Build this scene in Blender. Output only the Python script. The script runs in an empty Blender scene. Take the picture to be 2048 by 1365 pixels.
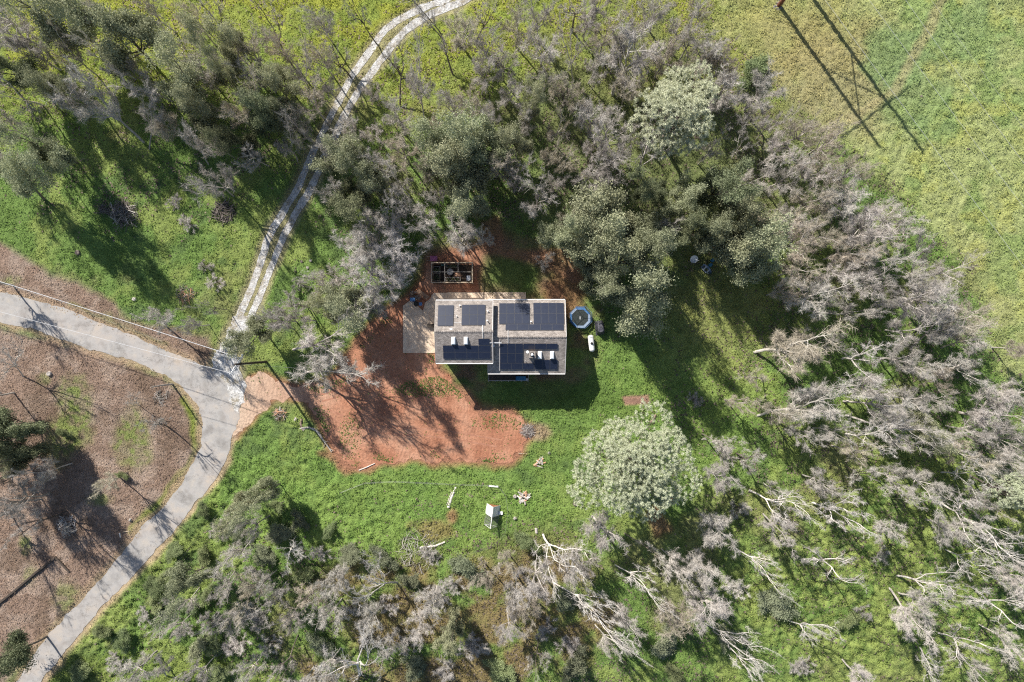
import bpy, math, random
import numpy as np
from mathutils import Vector, Matrix, Quaternion
from mathutils.geometry import tessellate_polygon

SC = bpy.context.scene
COL = SC.collection
H = 110.0          # flying height of the camera in metres
S = 12.4           # photo pixels (2048 wide) per metre on the ground
# ------------------------------------------------------------------ camera
cam_d = bpy.data.cameras.new('camera')
cam_d.sensor_width = 36.0
cam_d.lens = 36.0 * S * H / 2048.0
cam_d.clip_start = 0.5
cam_d.clip_end = 6000
cam = bpy.data.objects.new('camera', cam_d)
cam.location = (0, 0, H)
cam.rotation_euler = (0, 0, 0)
COL.objects.link(cam)
SC.camera = cam
# ------------------------------------------------------------------ light
SUN_EL = math.radians(37)
AZ = Vector((-0.58, 0.815)).normalized()       # towards the sun
world = bpy.data.worlds.new("World")
SC.world = world
world.use_nodes = True
wn = world.node_tree.nodes
wl = world.node_tree.links
wn.clear()
w_out = wn.new('ShaderNodeOutputWorld')
w_bg = wn.new('ShaderNodeBackground')
w_sky = wn.new('ShaderNodeTexSky')
w_sky.sky_type = 'NISHITA'
w_sky.sun_disc = False
w_sky.sun_elevation = SUN_EL
w_sky.sun_rotation = math.atan2(AZ.x, AZ.y)
w_sky.altitude = 300
w_bg.inputs['Strength'].default_value = 0.08
wl.new(w_sky.outputs[0], w_bg.inputs['Color'])
wl.new(w_bg.outputs[0], w_out.inputs['Surface'])
sun_d = bpy.data.lights.new('sun', 'SUN')
sun_d.energy = 5.0
sun_d.angle = math.radians(0.55)
sun_d.color = (1.0, 0.95, 0.87)
sun = bpy.data.objects.new('sun', sun_d)
sdir = Vector((-AZ.x * math.cos(SUN_EL), -AZ.y * math.cos(SUN_EL), -math.sin(SUN_EL)))
sun.rotation_euler = sdir.to_track_quat('-Z', 'Y').to_euler()
sun.location = (-60, 80, 90)
COL.objects.link(sun)
SC.view_settings.view_transform = 'Standard'
SC.view_settings.look = 'None'
SC.view_settings.gamma = 1
SC.view_settings.use_curve_mapping = False
SC.view_settings.exposure = 0.68
SC.render.engine = 'CYCLES'
SC.cycles.max_bounces = 5
SC.cycles.pixel_filter_type = 'BLACKMAN_HARRIS'
SC.cycles.filter_width = 1.15
SC.cycles.use_denoising = False
SC.cycles.transparent_max_bounces = 8

RNG = np.random.default_rng(7)
random.seed(7)

# ------------------------------------------------------------------ helpers
def W(px, py, z=0.0):
    k = (1 - z / H) / S
    return Vector(((px - 1024) * k, (682.5 - py) * k, z))

def photo_words(t):
    for a, b in (('north-west of', 'to the upper left of'), ('north-east of', 'to the upper right of'), ('south-west of', 'to the lower left of'), ('south-east of', 'to the lower right of'),
                 ('north of', 'above'), ('south of', 'below'), ('west of', 'left of'), ('east of', 'right of'), ('north-west', 'upper left'), ('north-east', 'upper right'),
                 ('south-west', 'lower left'), ('south-east', 'lower right'), ('northernmost', 'uppermost'), ('southernmost', 'lowest'), ('easternmost', 'rightmost'),
                 ('western', 'left-hand'), ('eastern', 'right-hand'), ('north', 'upper'), ('south', 'lower'), ('west', 'left'), ('east', 'right')):
        t = t.replace(a, b)
    return t

def tag(o, label=None, cat=None, group=None, kind=None):
    if label: label = photo_words(label)
    if label: o['label'] = label
    if cat: o['category'] = cat
    if group: o['group'] = group
    if kind: o['kind'] = kind
    return o

def empty(name, loc, rz=0.0):
    o = bpy.data.objects.new(name, None)
    o.location = loc
    o.rotation_euler = (0, 0, rz)
    o.empty_display_size = 0.3
    COL.objects.link(o)
    return o

def link(name, me, mat=None, parent=None):
    if mat is not None and len(me.materials) == 0:
        me.materials.append(mat)
    o = bpy.data.objects.new(name, me)
    COL.objects.link(o)
    if parent is not None:
        o.parent = parent
    return o

def np_mesh(name, V, F, smooth=False):
    """V (n,3) array, F (m,k) array, k = 3 or 4"""
    V = np.asarray(V, dtype=np.float32)
    F = np.asarray(F, dtype=np.int32)
    me = bpy.data.meshes.new(name)
    me.vertices.add(len(V))
    me.vertices.foreach_set('co', V.ravel())
    k = F.shape[1]
    me.loops.add(F.size)
    me.loops.foreach_set('vertex_index', F.ravel())
    me.polygons.add(len(F))
    me.polygons.foreach_set('loop_start', np.arange(0, F.size, k, dtype=np.int32))
    me.polygons.foreach_set('loop_total', np.full(len(F), k, dtype=np.int32))
    if smooth:
        me.polygons.foreach_set('use_smooth', np.ones(len(F), dtype=bool))
    me.update(calc_edges=True)
    return me

class MB:
    """collects simple shapes and links them as one mesh object"""
    def __init__(self):
        self.v = []; self.f = []
    def quad_strip(self, rings, closed=True, cap=True):
        b = len(self.v); n = len(rings[0])
        for r in rings: self.v += [tuple(p) for p in r]
        for i in range(len(rings) - 1):
            for j in range(n if closed else n - 1):
                a = b + i * n + j; c = b + i * n + (j + 1) % n
                self.f.append((a, c, c + n, a + n))
        if cap and closed:
            self.f.append(tuple(b + j for j in reversed(range(n))))
            e = b + (len(rings) - 1) * n
            self.f.append(tuple(e + j for j in range(n)))
        return self
    def box(self, x0, x1, y0, y1, z0, z1, M=None):
        P = [Vector(p) for p in ((x0,y0,z0),(x1,y0,z0),(x1,y1,z0),(x0,y1,z0),(x0,y0,z1),(x1,y0,z1),(x1,y1,z1),(x0,y1,z1))]
        return self.hexa(P, M)
    def hexa(self, P, M=None):
        b = len(self.v)
        if M is not None: P = [M @ Vector(p) for p in P]
        self.v += [tuple(p) for p in P]
        for q in ((3,2,1,0),(4,5,6,7),(0,1,5,4),(1,2,6,5),(2,3,7,6),(3,0,4,7)):
            self.f.append(tuple(b + i for i in q))
        return self
    def tube(self, pts, radii, n=6, cap=True):
        pts = [Vector(p) for p in pts]
        if not hasattr(radii, '__len__'): radii = [radii] * len(pts)
        rings = []
        ref = None
        for i, p in enumerate(pts):
            d = (pts[min(i + 1, len(pts) - 1)] - pts[max(i - 1, 0)]).normalized()
            if ref is None or abs(ref.dot(d)) > 0.95:
                ref = Vector((1, 0, 0)) if abs(d.x) < 0.8 else Vector((0, 1, 0))
            u = (ref - d * ref.dot(d)).normalized(); ref = u
            w = d.cross(u)
            rings.append([p + (u * math.cos(2*math.pi*k/n) + w * math.sin(2*math.pi*k/n)) * radii[i] for k in range(n)])
        return self.quad_strip(rings, True, cap)
    def lathe(self, prof, n=16, c=(0,0,0), ax=None):
        rings = []
        for r, z in prof:
            ring = []
            for k in range(n):
                a = 2*math.pi*k/n
                p = Vector((r*math.cos(a), r*math.sin(a), z))
                if ax is not None: p = ax @ p
                ring.append(p + Vector(c))
            rings.append(ring)
        return self.quad_strip(rings, True, True)
    def poly(self, pts, z0, z1):
        """vertical prism over a simple convex polygon"""
        b = len(self.v); n = len(pts)
        self.v += [(p[0], p[1], z0) for p in pts] + [(p[0], p[1], z1) for p in pts]
        for i in range(n):
            j = (i + 1) % n
            self.f.append((b+i, b+j, b+n+j, b+n+i))
        self.f.append(tuple(b + n + i for i in range(n)))
        self.f.append(tuple(b + i for i in reversed(range(n))))
        return self
    def build(self, name, mat=None, parent=None, smooth=False, loc=None):
        me = bpy.data.meshes.new(name)
        me.from_pydata(self.v, [], self.f)
        if smooth:
            for p in me.polygons: p.use_smooth = True
        me.update()
        o = link(name, me, mat, parent)
        if loc is not None: o.location = loc
        return o

# ------------------------------------------------------------------ materials
def new_mat(name):
    m = bpy.data.materials.new(name)
    m.use_nodes = True
    nt = m.node_tree
    b = nt.nodes['Principled BSDF']
    return m, nt, b

def noise_node(nt, scale, detail=4, rough=0.6, coord='Object', vec=None):
    n = nt.nodes.new('ShaderNodeTexNoise')
    n.inputs['Scale'].default_value = scale
    n.inputs['Detail'].default_value = detail
    n.inputs['Roughness'].default_value = rough
    if vec is None:
        t = nt.nodes.new('ShaderNodeTexCoord')
        nt.links.new(t.outputs[coord], n.inputs['Vector'])
    else:
        nt.links.new(vec, n.inputs['Vector'])
    return n

def ramp(nt, fac, stops):
    r = nt.nodes.new('ShaderNodeValToRGB')
    el = r.color_ramp.elements
    while len(el) < len(stops): el.new(0.5)
    for e, (p, c) in zip(el, stops):
        e.position = p
        e.color = (c[0], c[1], c[2], 1) if hasattr(c, '__len__') else (c, c, c, 1)
    nt.links.new(fac, r.inputs['Fac'])
    return r

def mixc(nt, a, b, fac, mode='MIX'):
    n = nt.nodes.new('ShaderNodeMix'); n.data_type = 'RGBA'; n.blend_type = mode
    for sock, v in ((n.inputs['Factor'], fac), (n.inputs['A'], a), (n.inputs['B'], b)):
        if isinstance(v, bpy.types.NodeSocket): nt.links.new(v, sock)
        elif hasattr(v, '__len__'): sock.default_value = (v[0], v[1], v[2], 1)
        else: sock.default_value = v
    return n.outputs['Result']

def bump(nt, b, height, strength=0.5, dist=0.05):
    n = nt.nodes.new('ShaderNodeBump')
    n.inputs['Strength'].default_value = strength
    n.inputs['Distance'].default_value = dist
    nt.links.new(height, n.inputs['Height'])
    nt.links.new(n.outputs['Normal'], b.inputs['Normal'])

def mat_noise(name, c0, c1, scale=3.0, rough=0.9, bs=0.4, bd=0.03, detail=5, spec=0.3, metal=0.0, lo=0.35, hi=0.65, coord='Object'):
    m, nt, b = new_mat(name)
    n = noise_node(nt, scale, detail, coord=coord)
    r = ramp(nt, n.outputs['Fac'], [(lo, c0), (hi, c1)])
    nt.links.new(r.outputs['Color'], b.inputs['Base Color'])
    b.inputs['Roughness'].default_value = rough
    b.inputs['Specular IOR Level'].default_value = spec
    b.inputs['Metallic'].default_value = metal
    if bs: bump(nt, b, n.outputs['Fac'], bs, bd)
    return m

def mat_tree(name, c0, c1, scale=1.2, var=0.22, trans=0.0, rough=0.9):
    """bark / twig / leaf colour with a shift of value and hue from tree to tree"""
    m, nt, b = new_mat(name)
    n = noise_node(nt, scale, 3)
    r = ramp(nt, n.outputs['Fac'], [(0.3, c0), (0.7, c1)])
    oi = nt.nodes.new('ShaderNodeObjectInfo')
    hsv = nt.nodes.new('ShaderNodeHueSaturation')
    mr = nt.nodes.new('ShaderNodeMapRange')
    mr.inputs['To Min'].default_value = 1 - var; mr.inputs['To Max'].default_value = 1 + var
    nt.links.new(oi.outputs['Random'], mr.inputs['Value'])
    nt.links.new(mr.outputs['Result'], hsv.inputs['Value'])
    mh = nt.nodes.new('ShaderNodeMath'); mh.operation = 'MULTIPLY'; mh.inputs[1].default_value = 7.31
    fr = nt.nodes.new('ShaderNodeMath'); fr.operation = 'FRACT'
    nt.links.new(oi.outputs['Random'], mh.inputs[0]); nt.links.new(mh.outputs[0], fr.inputs[0])
    m2 = nt.nodes.new('ShaderNodeMapRange'); m2.inputs['To Min'].default_value = 0.485; m2.inputs['To Max'].default_value = 0.515
    nt.links.new(fr.outputs[0], m2.inputs['Value']); nt.links.new(m2.outputs['Result'], hsv.inputs['Hue'])
    nt.links.new(r.outputs['Color'], hsv.inputs['Color'])
    nt.links.new(hsv.outputs['Color'], b.inputs['Base Color'])
    b.inputs['Roughness'].default_value = rough
    b.inputs['Specular IOR Level'].default_value = 0.2
    if trans:
        tr = nt.nodes.new('ShaderNodeBsdfTranslucent')
        nt.links.new(hsv.outputs['Color'], tr.inputs['Color'])
        mx = nt.nodes.new('ShaderNodeMixShader'); mx.inputs[0].default_value = trans
        nt.links.new(b.outputs[0], mx.inputs[1]); nt.links.new(tr.outputs[0], mx.inputs[2])
        nt.links.new(mx.outputs[0], nt.nodes['Material Output'].inputs['Surface'])
    return m

M = {}
M['twig_mauve'] = mat_tree('twig_mauve', (0.385, 0.352, 0.315), (0.60, 0.56, 0.515), var=0.22)
M['twig_tan'] = mat_tree('twig_tan', (0.38, 0.335, 0.26), (0.57, 0.51, 0.41), var=0.22)
M['twig_pale'] = mat_tree('twig_pale', (0.45, 0.42, 0.39), (0.66, 0.62, 0.59), var=0.1)
M['bark_dark'] = mat_tree('bark_dark', (0.10, 0.085, 0.07), (0.20, 0.17, 0.145), scale=3)
M['bark_grey'] = mat_tree('bark_grey', (0.32, 0.285, 0.25), (0.56, 0.52, 0.475), scale=3)
M['bark_white'] = mat_tree('bark_white', (0.50, 0.44, 0.39), (0.74, 0.70, 0.66), scale=2.5, var=0.1)
M['bark_char'] = mat_tree('bark_char', (0.16, 0.09, 0.065), (0.30, 0.22, 0.18), scale=2.0)
M['leaf_sage'] = mat_tree('leaf_sage', (0.25, 0.265, 0.155), (0.43, 0.44, 0.285), scale=1.0, var=0.18, trans=0.25)
M['leaf_dark'] = mat_tree('leaf_dark', (0.145, 0.165, 0.09), (0.26, 0.28, 0.165), scale=1.0, var=0.2, trans=0.25)
M['leaf_pine'] = mat_tree('leaf_pine', (0.47, 0.50, 0.34), (0.68, 0.70, 0.52), scale=0.9, var=0.06, trans=0.18)
M['leaf_shrub'] = mat_tree('leaf_shrub', (0.15, 0.19, 0.085), (0.30, 0.34, 0.17), scale=1.5, var=0.25, trans=0.25)
M['leaf_scrub'] = mat_tree('leaf_scrub', (0.17, 0.19, 0.115), (0.32, 0.34, 0.22), scale=1.3, var=0.25, trans=0.2)
M['rust'] = mat_noise('rust', (0.24, 0.09, 0.045), (0.40, 0.17, 0.09), 6)
M['white'] = mat_noise('white_paint', (0.72, 0.71, 0.69), (0.82, 0.81, 0.80), 5, rough=0.5, bs=0.05)
M['white_metal'] = mat_noise('white_metal', (0.66, 0.67, 0.69), (0.80, 0.81, 0.82), 4, rough=0.4, bs=0.05)
M['black'] = mat_noise('black_plastic', (0.012, 0.012, 0.014), (0.03, 0.03, 0.034), 8, rough=0.6)
M['grey_metal'] = mat_noise('grey_metal', (0.22, 0.22, 0.22), (0.38, 0.38, 0.38), 6, rough=0.5, metal=0.4, bs=0.1)
M['dark_steel'] = mat_noise('dark_steel', (0.05, 0.04, 0.035), (0.10, 0.08, 0.06), 6, rough=0.7)
M['wood_raw'] = mat_noise('raw_wood', (0.34, 0.26, 0.18), (0.52, 0.42, 0.31), 9, rough=0.85)
M['wood_red'] = mat_noise('cut_red_wood', (0.40, 0.20, 0.11), (0.62, 0.38, 0.25), 7, rough=0.85)
M['wood_grey'] = mat_noise('weathered_wood', (0.30, 0.27, 0.24), (0.52, 0.48, 0.43), 7, rough=0.9)
M['wood_creo'] = mat_noise('pole_wood', (0.045, 0.035, 0.03), (0.09, 0.07, 0.055), 5, rough=0.85)
M['wood_redbrown'] = mat_noise('redbrown_pole', (0.16, 0.06, 0.035), (0.24, 0.10, 0.06), 5, rough=0.85)
M['wall'] = mat_noise('house_siding', (0.34, 0.31, 0.27), (0.40, 0.37, 0.33), 2, rough=0.8, bs=0.1)
M['fascia'] = mat_noise('fascia_paint', (0.66, 0.64, 0.62), (0.78, 0.76, 0.74), 3, rough=0.5, bs=0.05)
M['glass'] = mat_noise('window_glass', (0.02, 0.03, 0.04), (0.04, 0.05, 0.06), 1, rough=0.08, bs=0, spec=0.6)
M['skylight'] = mat_noise('skylight_dome', (0.70, 0.74, 0.78), (0.80, 0.83, 0.86), 2, rough=0.25, bs=0)
M['tarp_black'] = mat_noise('black_tarp', (0.035, 0.035, 0.045), (0.09, 0.09, 0.11), 4, rough=0.45, bs=0.6, bd=0.08)
M['blue_pad'] = mat_noise('blue_pad', (0.05, 0.13, 0.30), (0.09, 0.21, 0.42), 3, rough=0.5, bs=0.1)
M['pale_pad'] = mat_noise('pale_blue_pad', (0.20, 0.27, 0.38), (0.30, 0.37, 0.48), 3, rough=0.5, bs=0.1)
M['mat_black'] = mat_noise('jumping_mat', (0.02, 0.028, 0.028), (0.045, 0.055, 0.055), 5, rough=0.8)
M['blue'] = mat_noise('blue_plastic', (0.03, 0.14, 0.26), (0.06, 0.22, 0.36), 6, rough=0.4)
M['teal'] = mat_noise('teal_plastic', (0.10, 0.32, 0.30), (0.2, 0.45, 0.42), 6, rough=0.4)
M['pink'] = mat_noise('pink_plastic', (0.34, 0.08, 0.19), (0.46, 0.16, 0.29), 6, rough=0.4)
M['concrete'] = mat_noise('patio_concrete', (0.60, 0.45, 0.33), (0.76, 0.61, 0.47), 1.3, rough=0.9, bs=0.15, detail=8)
M['soil'] = mat_noise('garden_soil', (0.035, 0.025, 0.02), (0.08, 0.055, 0.04), 6, rough=0.95, bs=0.8, bd=0.06)
M['ash'] = mat_noise('ash', (0.14, 0.13, 0.13), (0.32, 0.30, 0.29), 5, rough=0.95, bs=0.8, bd=0.05)
M['bare_soil'] = mat_noise('bare_soil', (0.24, 0.14, 0.09), (0.38, 0.25, 0.17), 3, rough=0.95, bs=0.8, bd=0.05, detail=8)
M['mesh_wire'] = mat_noise('mesh_wire', (0.22, 0.22, 0.21), (0.34, 0.34, 0.33), 6, rough=0.5)
M['cable'] = mat_noise('cable', (0.5, 0.5, 0.51), (0.62, 0.62, 0.63), 2, rough=0.35, bs=0)
M['brush_wood'] = mat_noise('brush_wood', (0.07, 0.055, 0.05), (0.34, 0.29, 0.26), 2.2, rough=0.9)
M['rock'] = mat_noise('rock', (0.28, 0.25, 0.22), (0.5, 0.46, 0.42), 4, rough=0.9)

def mat_roof():
    m, nt, b = new_mat('asphalt_shingle')
    t = nt.nodes.new('ShaderNodeTexCoord')
    br = nt.nodes.new('ShaderNodeTexBrick')
    br.inputs['Scale'].default_value = 1.0
    br.inputs['Brick Width'].default_value = 0.33
    br.inputs['Row Height'].default_value = 0.145
    br.inputs['Mortar Size'].default_value = 0.012
    br.inputs['Color1'].default_value = (0.235, 0.21, 0.195, 1)
    br.inputs['Color2'].default_value = (0.40, 0.365, 0.345, 1)
    br.inputs['Mortar'].default_value = (0.14, 0.13, 0.12, 1)
    nt.links.new(t.outputs['Object'], br.inputs['Vector'])
    n = noise_node(nt, 7, 5)
    r = ramp(nt, n.outputs['Fac'], [(0.3, 0.72), (0.7, 1.25)])
    c = mixc(nt, br.outputs['Color'], r.outputs['Color'], 1.0, 'MULTIPLY')
    st = noise_node(nt, 0.8, 5, 0.65); rs = ramp(nt, st.outputs['Fac'], [(0.35, (0.78, 0.76, 0.74)), (0.6, (1.12, 1.08, 1.03))])
    c = mixc(nt, c, rs.outputs['Color'], 1.0, 'MULTIPLY')
    nt.links.new(c, b.inputs['Base Color'])
    b.inputs['Roughness'].default_value = 0.92
    bump(nt, b, br.outputs['Fac'], -0.6, 0.03)
    return m
M['roof'] = mat_roof()

def mat_panel(name, c0, c1, rough):
    m, nt, b = new_mat(name)
    t = nt.nodes.new('ShaderNodeTexCoord')
    br = nt.nodes.new('ShaderNodeTexBrick')
    br.offset = 0.0
    br.inputs['Scale'].default_value = 1.0
    br.inputs['Brick Width'].default_value = 0.165
    br.inputs['Row Height'].default_value = 0.165
    br.inputs['Mortar Size'].default_value = 0.005
    br.inputs['Color1'].default_value = (*c0, 1); br.inputs['Color2'].default_value = (*c1, 1)
    br.inputs['Mortar'].default_value = (c1[0]*1.3, c1[1]*1.3, c1[2]*1.2, 1)
    nt.links.new(t.outputs['Object'], br.inputs['Vector'])
    nt.links.new(br.outputs['Color'], b.inputs['Base Color'])
    b.inputs['Roughness'].default_value = rough
    b.inputs['Specular IOR Level'].default_value = 0.6
    return m
M['panel'] = mat_panel('solar_cells', (0.015, 0.020, 0.040), (0.020, 0.026, 0.048), 0.3)
M['panel_frame'] = mat_noise('panel_frame', (0.085, 0.088, 0.10), (0.12, 0.122, 0.13), 3, rough=0.35, bs=0)

# numpy value noise ------------------------------------------------
def vnoise(x, y, scale, seed, octaves=4, gain=0.55):
    out = np.zeros_like(x, dtype=np.float64); amp = 1.0; tot = 0.0
    for o in range(octaves):
        r = np.random.default_rng(seed * 101 + o)
        T = r.random((256, 256))
        u = x / scale + 57.3 * o + 1000; v = y / scale + 31.7 * o + 1000
        i = np.floor(u).astype(np.int64); j = np.floor(v).astype(np.int64)
        fu = u - i; fv = v - j
        fu = fu * fu * (3 - 2 * fu); fv = fv * fv * (3 - 2 * fv)
        a = T[i % 256, j % 256]; b = T[(i + 1) % 256, j % 256]
        c = T[i % 256, (j + 1) % 256]; d = T[(i + 1) % 256, (j + 1) % 256]
        out += amp * ((a * (1 - fu) + b * fu) * (1 - fv) + (c * (1 - fu) + d * fu) * fv)
        tot += amp; amp *= gain; scale *= 0.5
    return out / tot

def sdf(px, py, poly):
    """signed distance in metres (negative inside) of photo-pixel points to a photo-pixel polygon on the ground"""
    P = np.array(poly, float); n = len(P)
    d2 = np.full(px.shape, 1e18); inside = np.zeros(px.shape, bool)
    for i in range(n):
        ax, ay = P[i]; bx, by = P[(i + 1) % n]
        ex, ey = bx - ax, by - ay
        wx, wy = px - ax, py - ay
        t = np.clip((wx * ex + wy * ey) / (ex * ex + ey * ey + 1e-9), 0, 1)
        dx = wx - ex * t; dy = wy - ey * t
        d2 = np.minimum(d2, dx * dx + dy * dy)
        c = ((ay > py) != (by > py)) & (px < (bx - ax) * (py - ay) / (by - ay + 1e-12) + ax)
        inside ^= c
    d = np.sqrt(d2) / S
    return np.where(inside, -d, d)

def dline(px, py, pts):
    d2 = np.full(px.shape, 1e18)
    for (ax, ay), (bx, by) in zip(pts[:-1], pts[1:]):
        ex, ey = bx - ax, by - ay
        t = np.clip(((px - ax) * ex + (py - ay) * ey) / (ex * ex + ey * ey), 0, 1)
        d2 = np.minimum(d2, (px - ax - ex * t) ** 2 + (py - ay - ey * t) ** 2)
    return np.sqrt(d2) / S

def sstep(a, b, x):
    t = np.clip((x - a) / (b - a), 0, 1)
    return t * t * (3 - 2 * t)
# ================================================================== GROUND
ROAD = [(-160,545),(-60,572),(0,583),(60,597),(130,619),(200,647),(280,679),(340,705),(390,725),(430,742),(450,758),(468,780),(481,806),
        (479,836),(467,864),(457,905),(448,930),(420,972),(385,1015),(350,1058),(287,1130),(213,1203),(160,1267),(128,1308),(92,1352),(60,1400),(10,1500),
        (-50,1500),(20,1395),(60,1318),(110,1256),(187,1174),(253,1098),(283,1053),(327,1016),(352,982),(388,922),(402,892),(405,850),(398,818),
        (376,786),(335,750),(275,724),(200,704),(120,679),(60,657),(0,644),(-60,634),(-160,610)]
GRAVEL = [(424,737),(431,712),(440,696),(452,668),(462,648),(472,634),(485,630),(505,634),(508,650),(497,665),(483,690),(478,715),(484,742),(489,772),(487,806),(476,826),(462,800),(450,776),(436,750)]
TRACK_L = [(472,650),(480,630),(492,602),(507,567),(521,524),(535,482),(547,453),(563,432),(580,403),(597,373),(615,330),(633,290),(648,258),(662,233),(678,203),(693,173),(706,150),(723,127),(745,93),(770,60),(792,43),(816,30),(842,17),(870,7),(905,-6),(960,-30)]
TRACK_R = [(496,648),(505,626),(516,600),(531,563),(550,516),(560,492),(570,468),(583,443),(605,405),(627,367),(640,337),(653,307),(665,283),(678,253),(694,222),(710,193),(730,163),(753,133),(772,106),(793,80),(808,64),(826,50),(848,36),(878,22),(915,8),(975,-22)]
YARD = [(484,768),(500,752),(528,746),(560,760),(600,770),(650,768),(688,745),(703,705),(730,665),(762,632),(800,604),(830,585),(850,560),(858,520),(905,505),(960,500),
        (960,530),(950,572),(960,600),(900,606),(870,620),(870,706),(873,742),(905,768),(932,790),(957,824),(1020,826),(1038,838),(1050,848),(1062,864),(1052,884),(1040,905),(1025,925),
        (985,928),(930,919),(880,925),(820,917),(790,929),(750,926),(712,938),(688,925),(664,892),(640,850),(622,818),(610,800),(580,797),(545,806),(515,825),(494,848),(474,872),(462,868),(470,830),(476,800)]
LITTER = [(-200,655),(0,650),(120,686),(270,731),(330,755),(375,790),(396,830),(400,880),(382,930),(345,985),(310,1025),(240,1110),(100,1260),(0,1400),(-200,1600)]
BANK = [(-200,450),(0,490),(60,520),(110,545),(160,560),(210,592),(265,640),(300,650),(420,668),(430,700),(425,738),(380,722),(200,648),(0,585),(-200,530)]
NEAR_HOUSE = [(830,560),(850,500),(930,480),(1010,470),(1090,490),(1140,530),(1190,580),(1200,640),(1190,720),(1160,770),(1090,800),(960,800),(860,760),(820,700)]
FIELD = [(1385,-200),(1450,70),(1540,160),(1640,250),(1730,330),(1830,420),(1920,520),(1985,650),(2010,750),(2300,800),(2400,-200)]
BRUSHY = [(683,1110),(960,1105),(1020,1070),(1100,1090),(1200,1130),(1260,1240),(1180,1330),(1000,1400),(560,1400),(580,1300),(700,1290),(700,1200),(600,1180),(640,1120)]
RED_BANKS = [[(960,440),(1000,430),(1010,500),(1130,500),(1160,560),(1040,520),(960,510)], [(640,905),(700,910),(760,925),(740,945),(690,945)],
             [(1290,1030),(1310,1010),(1350,1060),(1310,1080)]]
DIRTBED = [(1245,794),(1296,791),(1299,807),(1250,810)]

def axis(lo, hi, step, far):
    a = list(np.arange(lo, hi + 1e-6, step))
    left = []; right = []; x = lo; s = step
    while x > -far: s *= 1.5; x -= s; left.append(x)
    x = hi; s = step
    while x < far: s *= 1.5; x += s; right.append(x)
    return np.array(left[::-1] + a + right)
gx = axis(-94, 94, 0.25, 2500); gy = axis(-66, 66, 0.25, 2500)
GX, GY = np.meshgrid(gx, gy)
PX = GX * S + 1024; PY = 682.5 - GY * S

def zone_fields(X, Y):
    """every ground zone at world points; shared by the ground sheet and the plants that grow on it"""
    px = X * S + 1024; py = 682.5 - Y * S
    n1 = vnoise(X, Y, 9, 3); n2 = vnoise(X, Y, 2.5, 5); n3 = vnoise(X, Y, 22, 8)
    j = (n2 - 0.5) * 2.4 + (n1 - 0.5) * 2.5
    d = {}
    d['road'] = sdf(px, py, ROAD)
    d['gravel'] = np.minimum(sdf(px, py, GRAVEL), np.minimum(dline(px, py, TRACK_L), dline(px, py, TRACK_R)) - 0.55)
    d['yard'] = sdf(px, py, YARD)
    d['litter'] = np.minimum(sdf(px, py, LITTER), sdf(px, py, BANK)) + j * 0.7
    d['house'] = sdf(px, py, NEAR_HOUSE)
    d['field'] = sdf(px, py, FIELD) + j
    d['brushy'] = sdf(px, py, BRUSHY) + j * 1.6
    d['red'] = np.minimum.reduce([sdf(px, py, p) for p in RED_BANKS]) + j * 0.6
    d['bed'] = sdf(px, py, DIRTBED) + (n2 - 0.5) * 0.4
    d['n'] = (n1, n2, n3, j)
    d['px'] = px; d['py'] = py
    return d

def patch(px, py, cx, cy, rx, ry, j, soft=0.35):
    q = np.sqrt(((px - cx) / rx) ** 2 + ((py - cy) / ry) ** 2) + j * 0.16 + (vnoise(px / S, py / S, 3.5, 55, 4, .65) - .5) * 1.1
    return 1 - sstep(1 - soft, 1 + soft, q)

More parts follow.
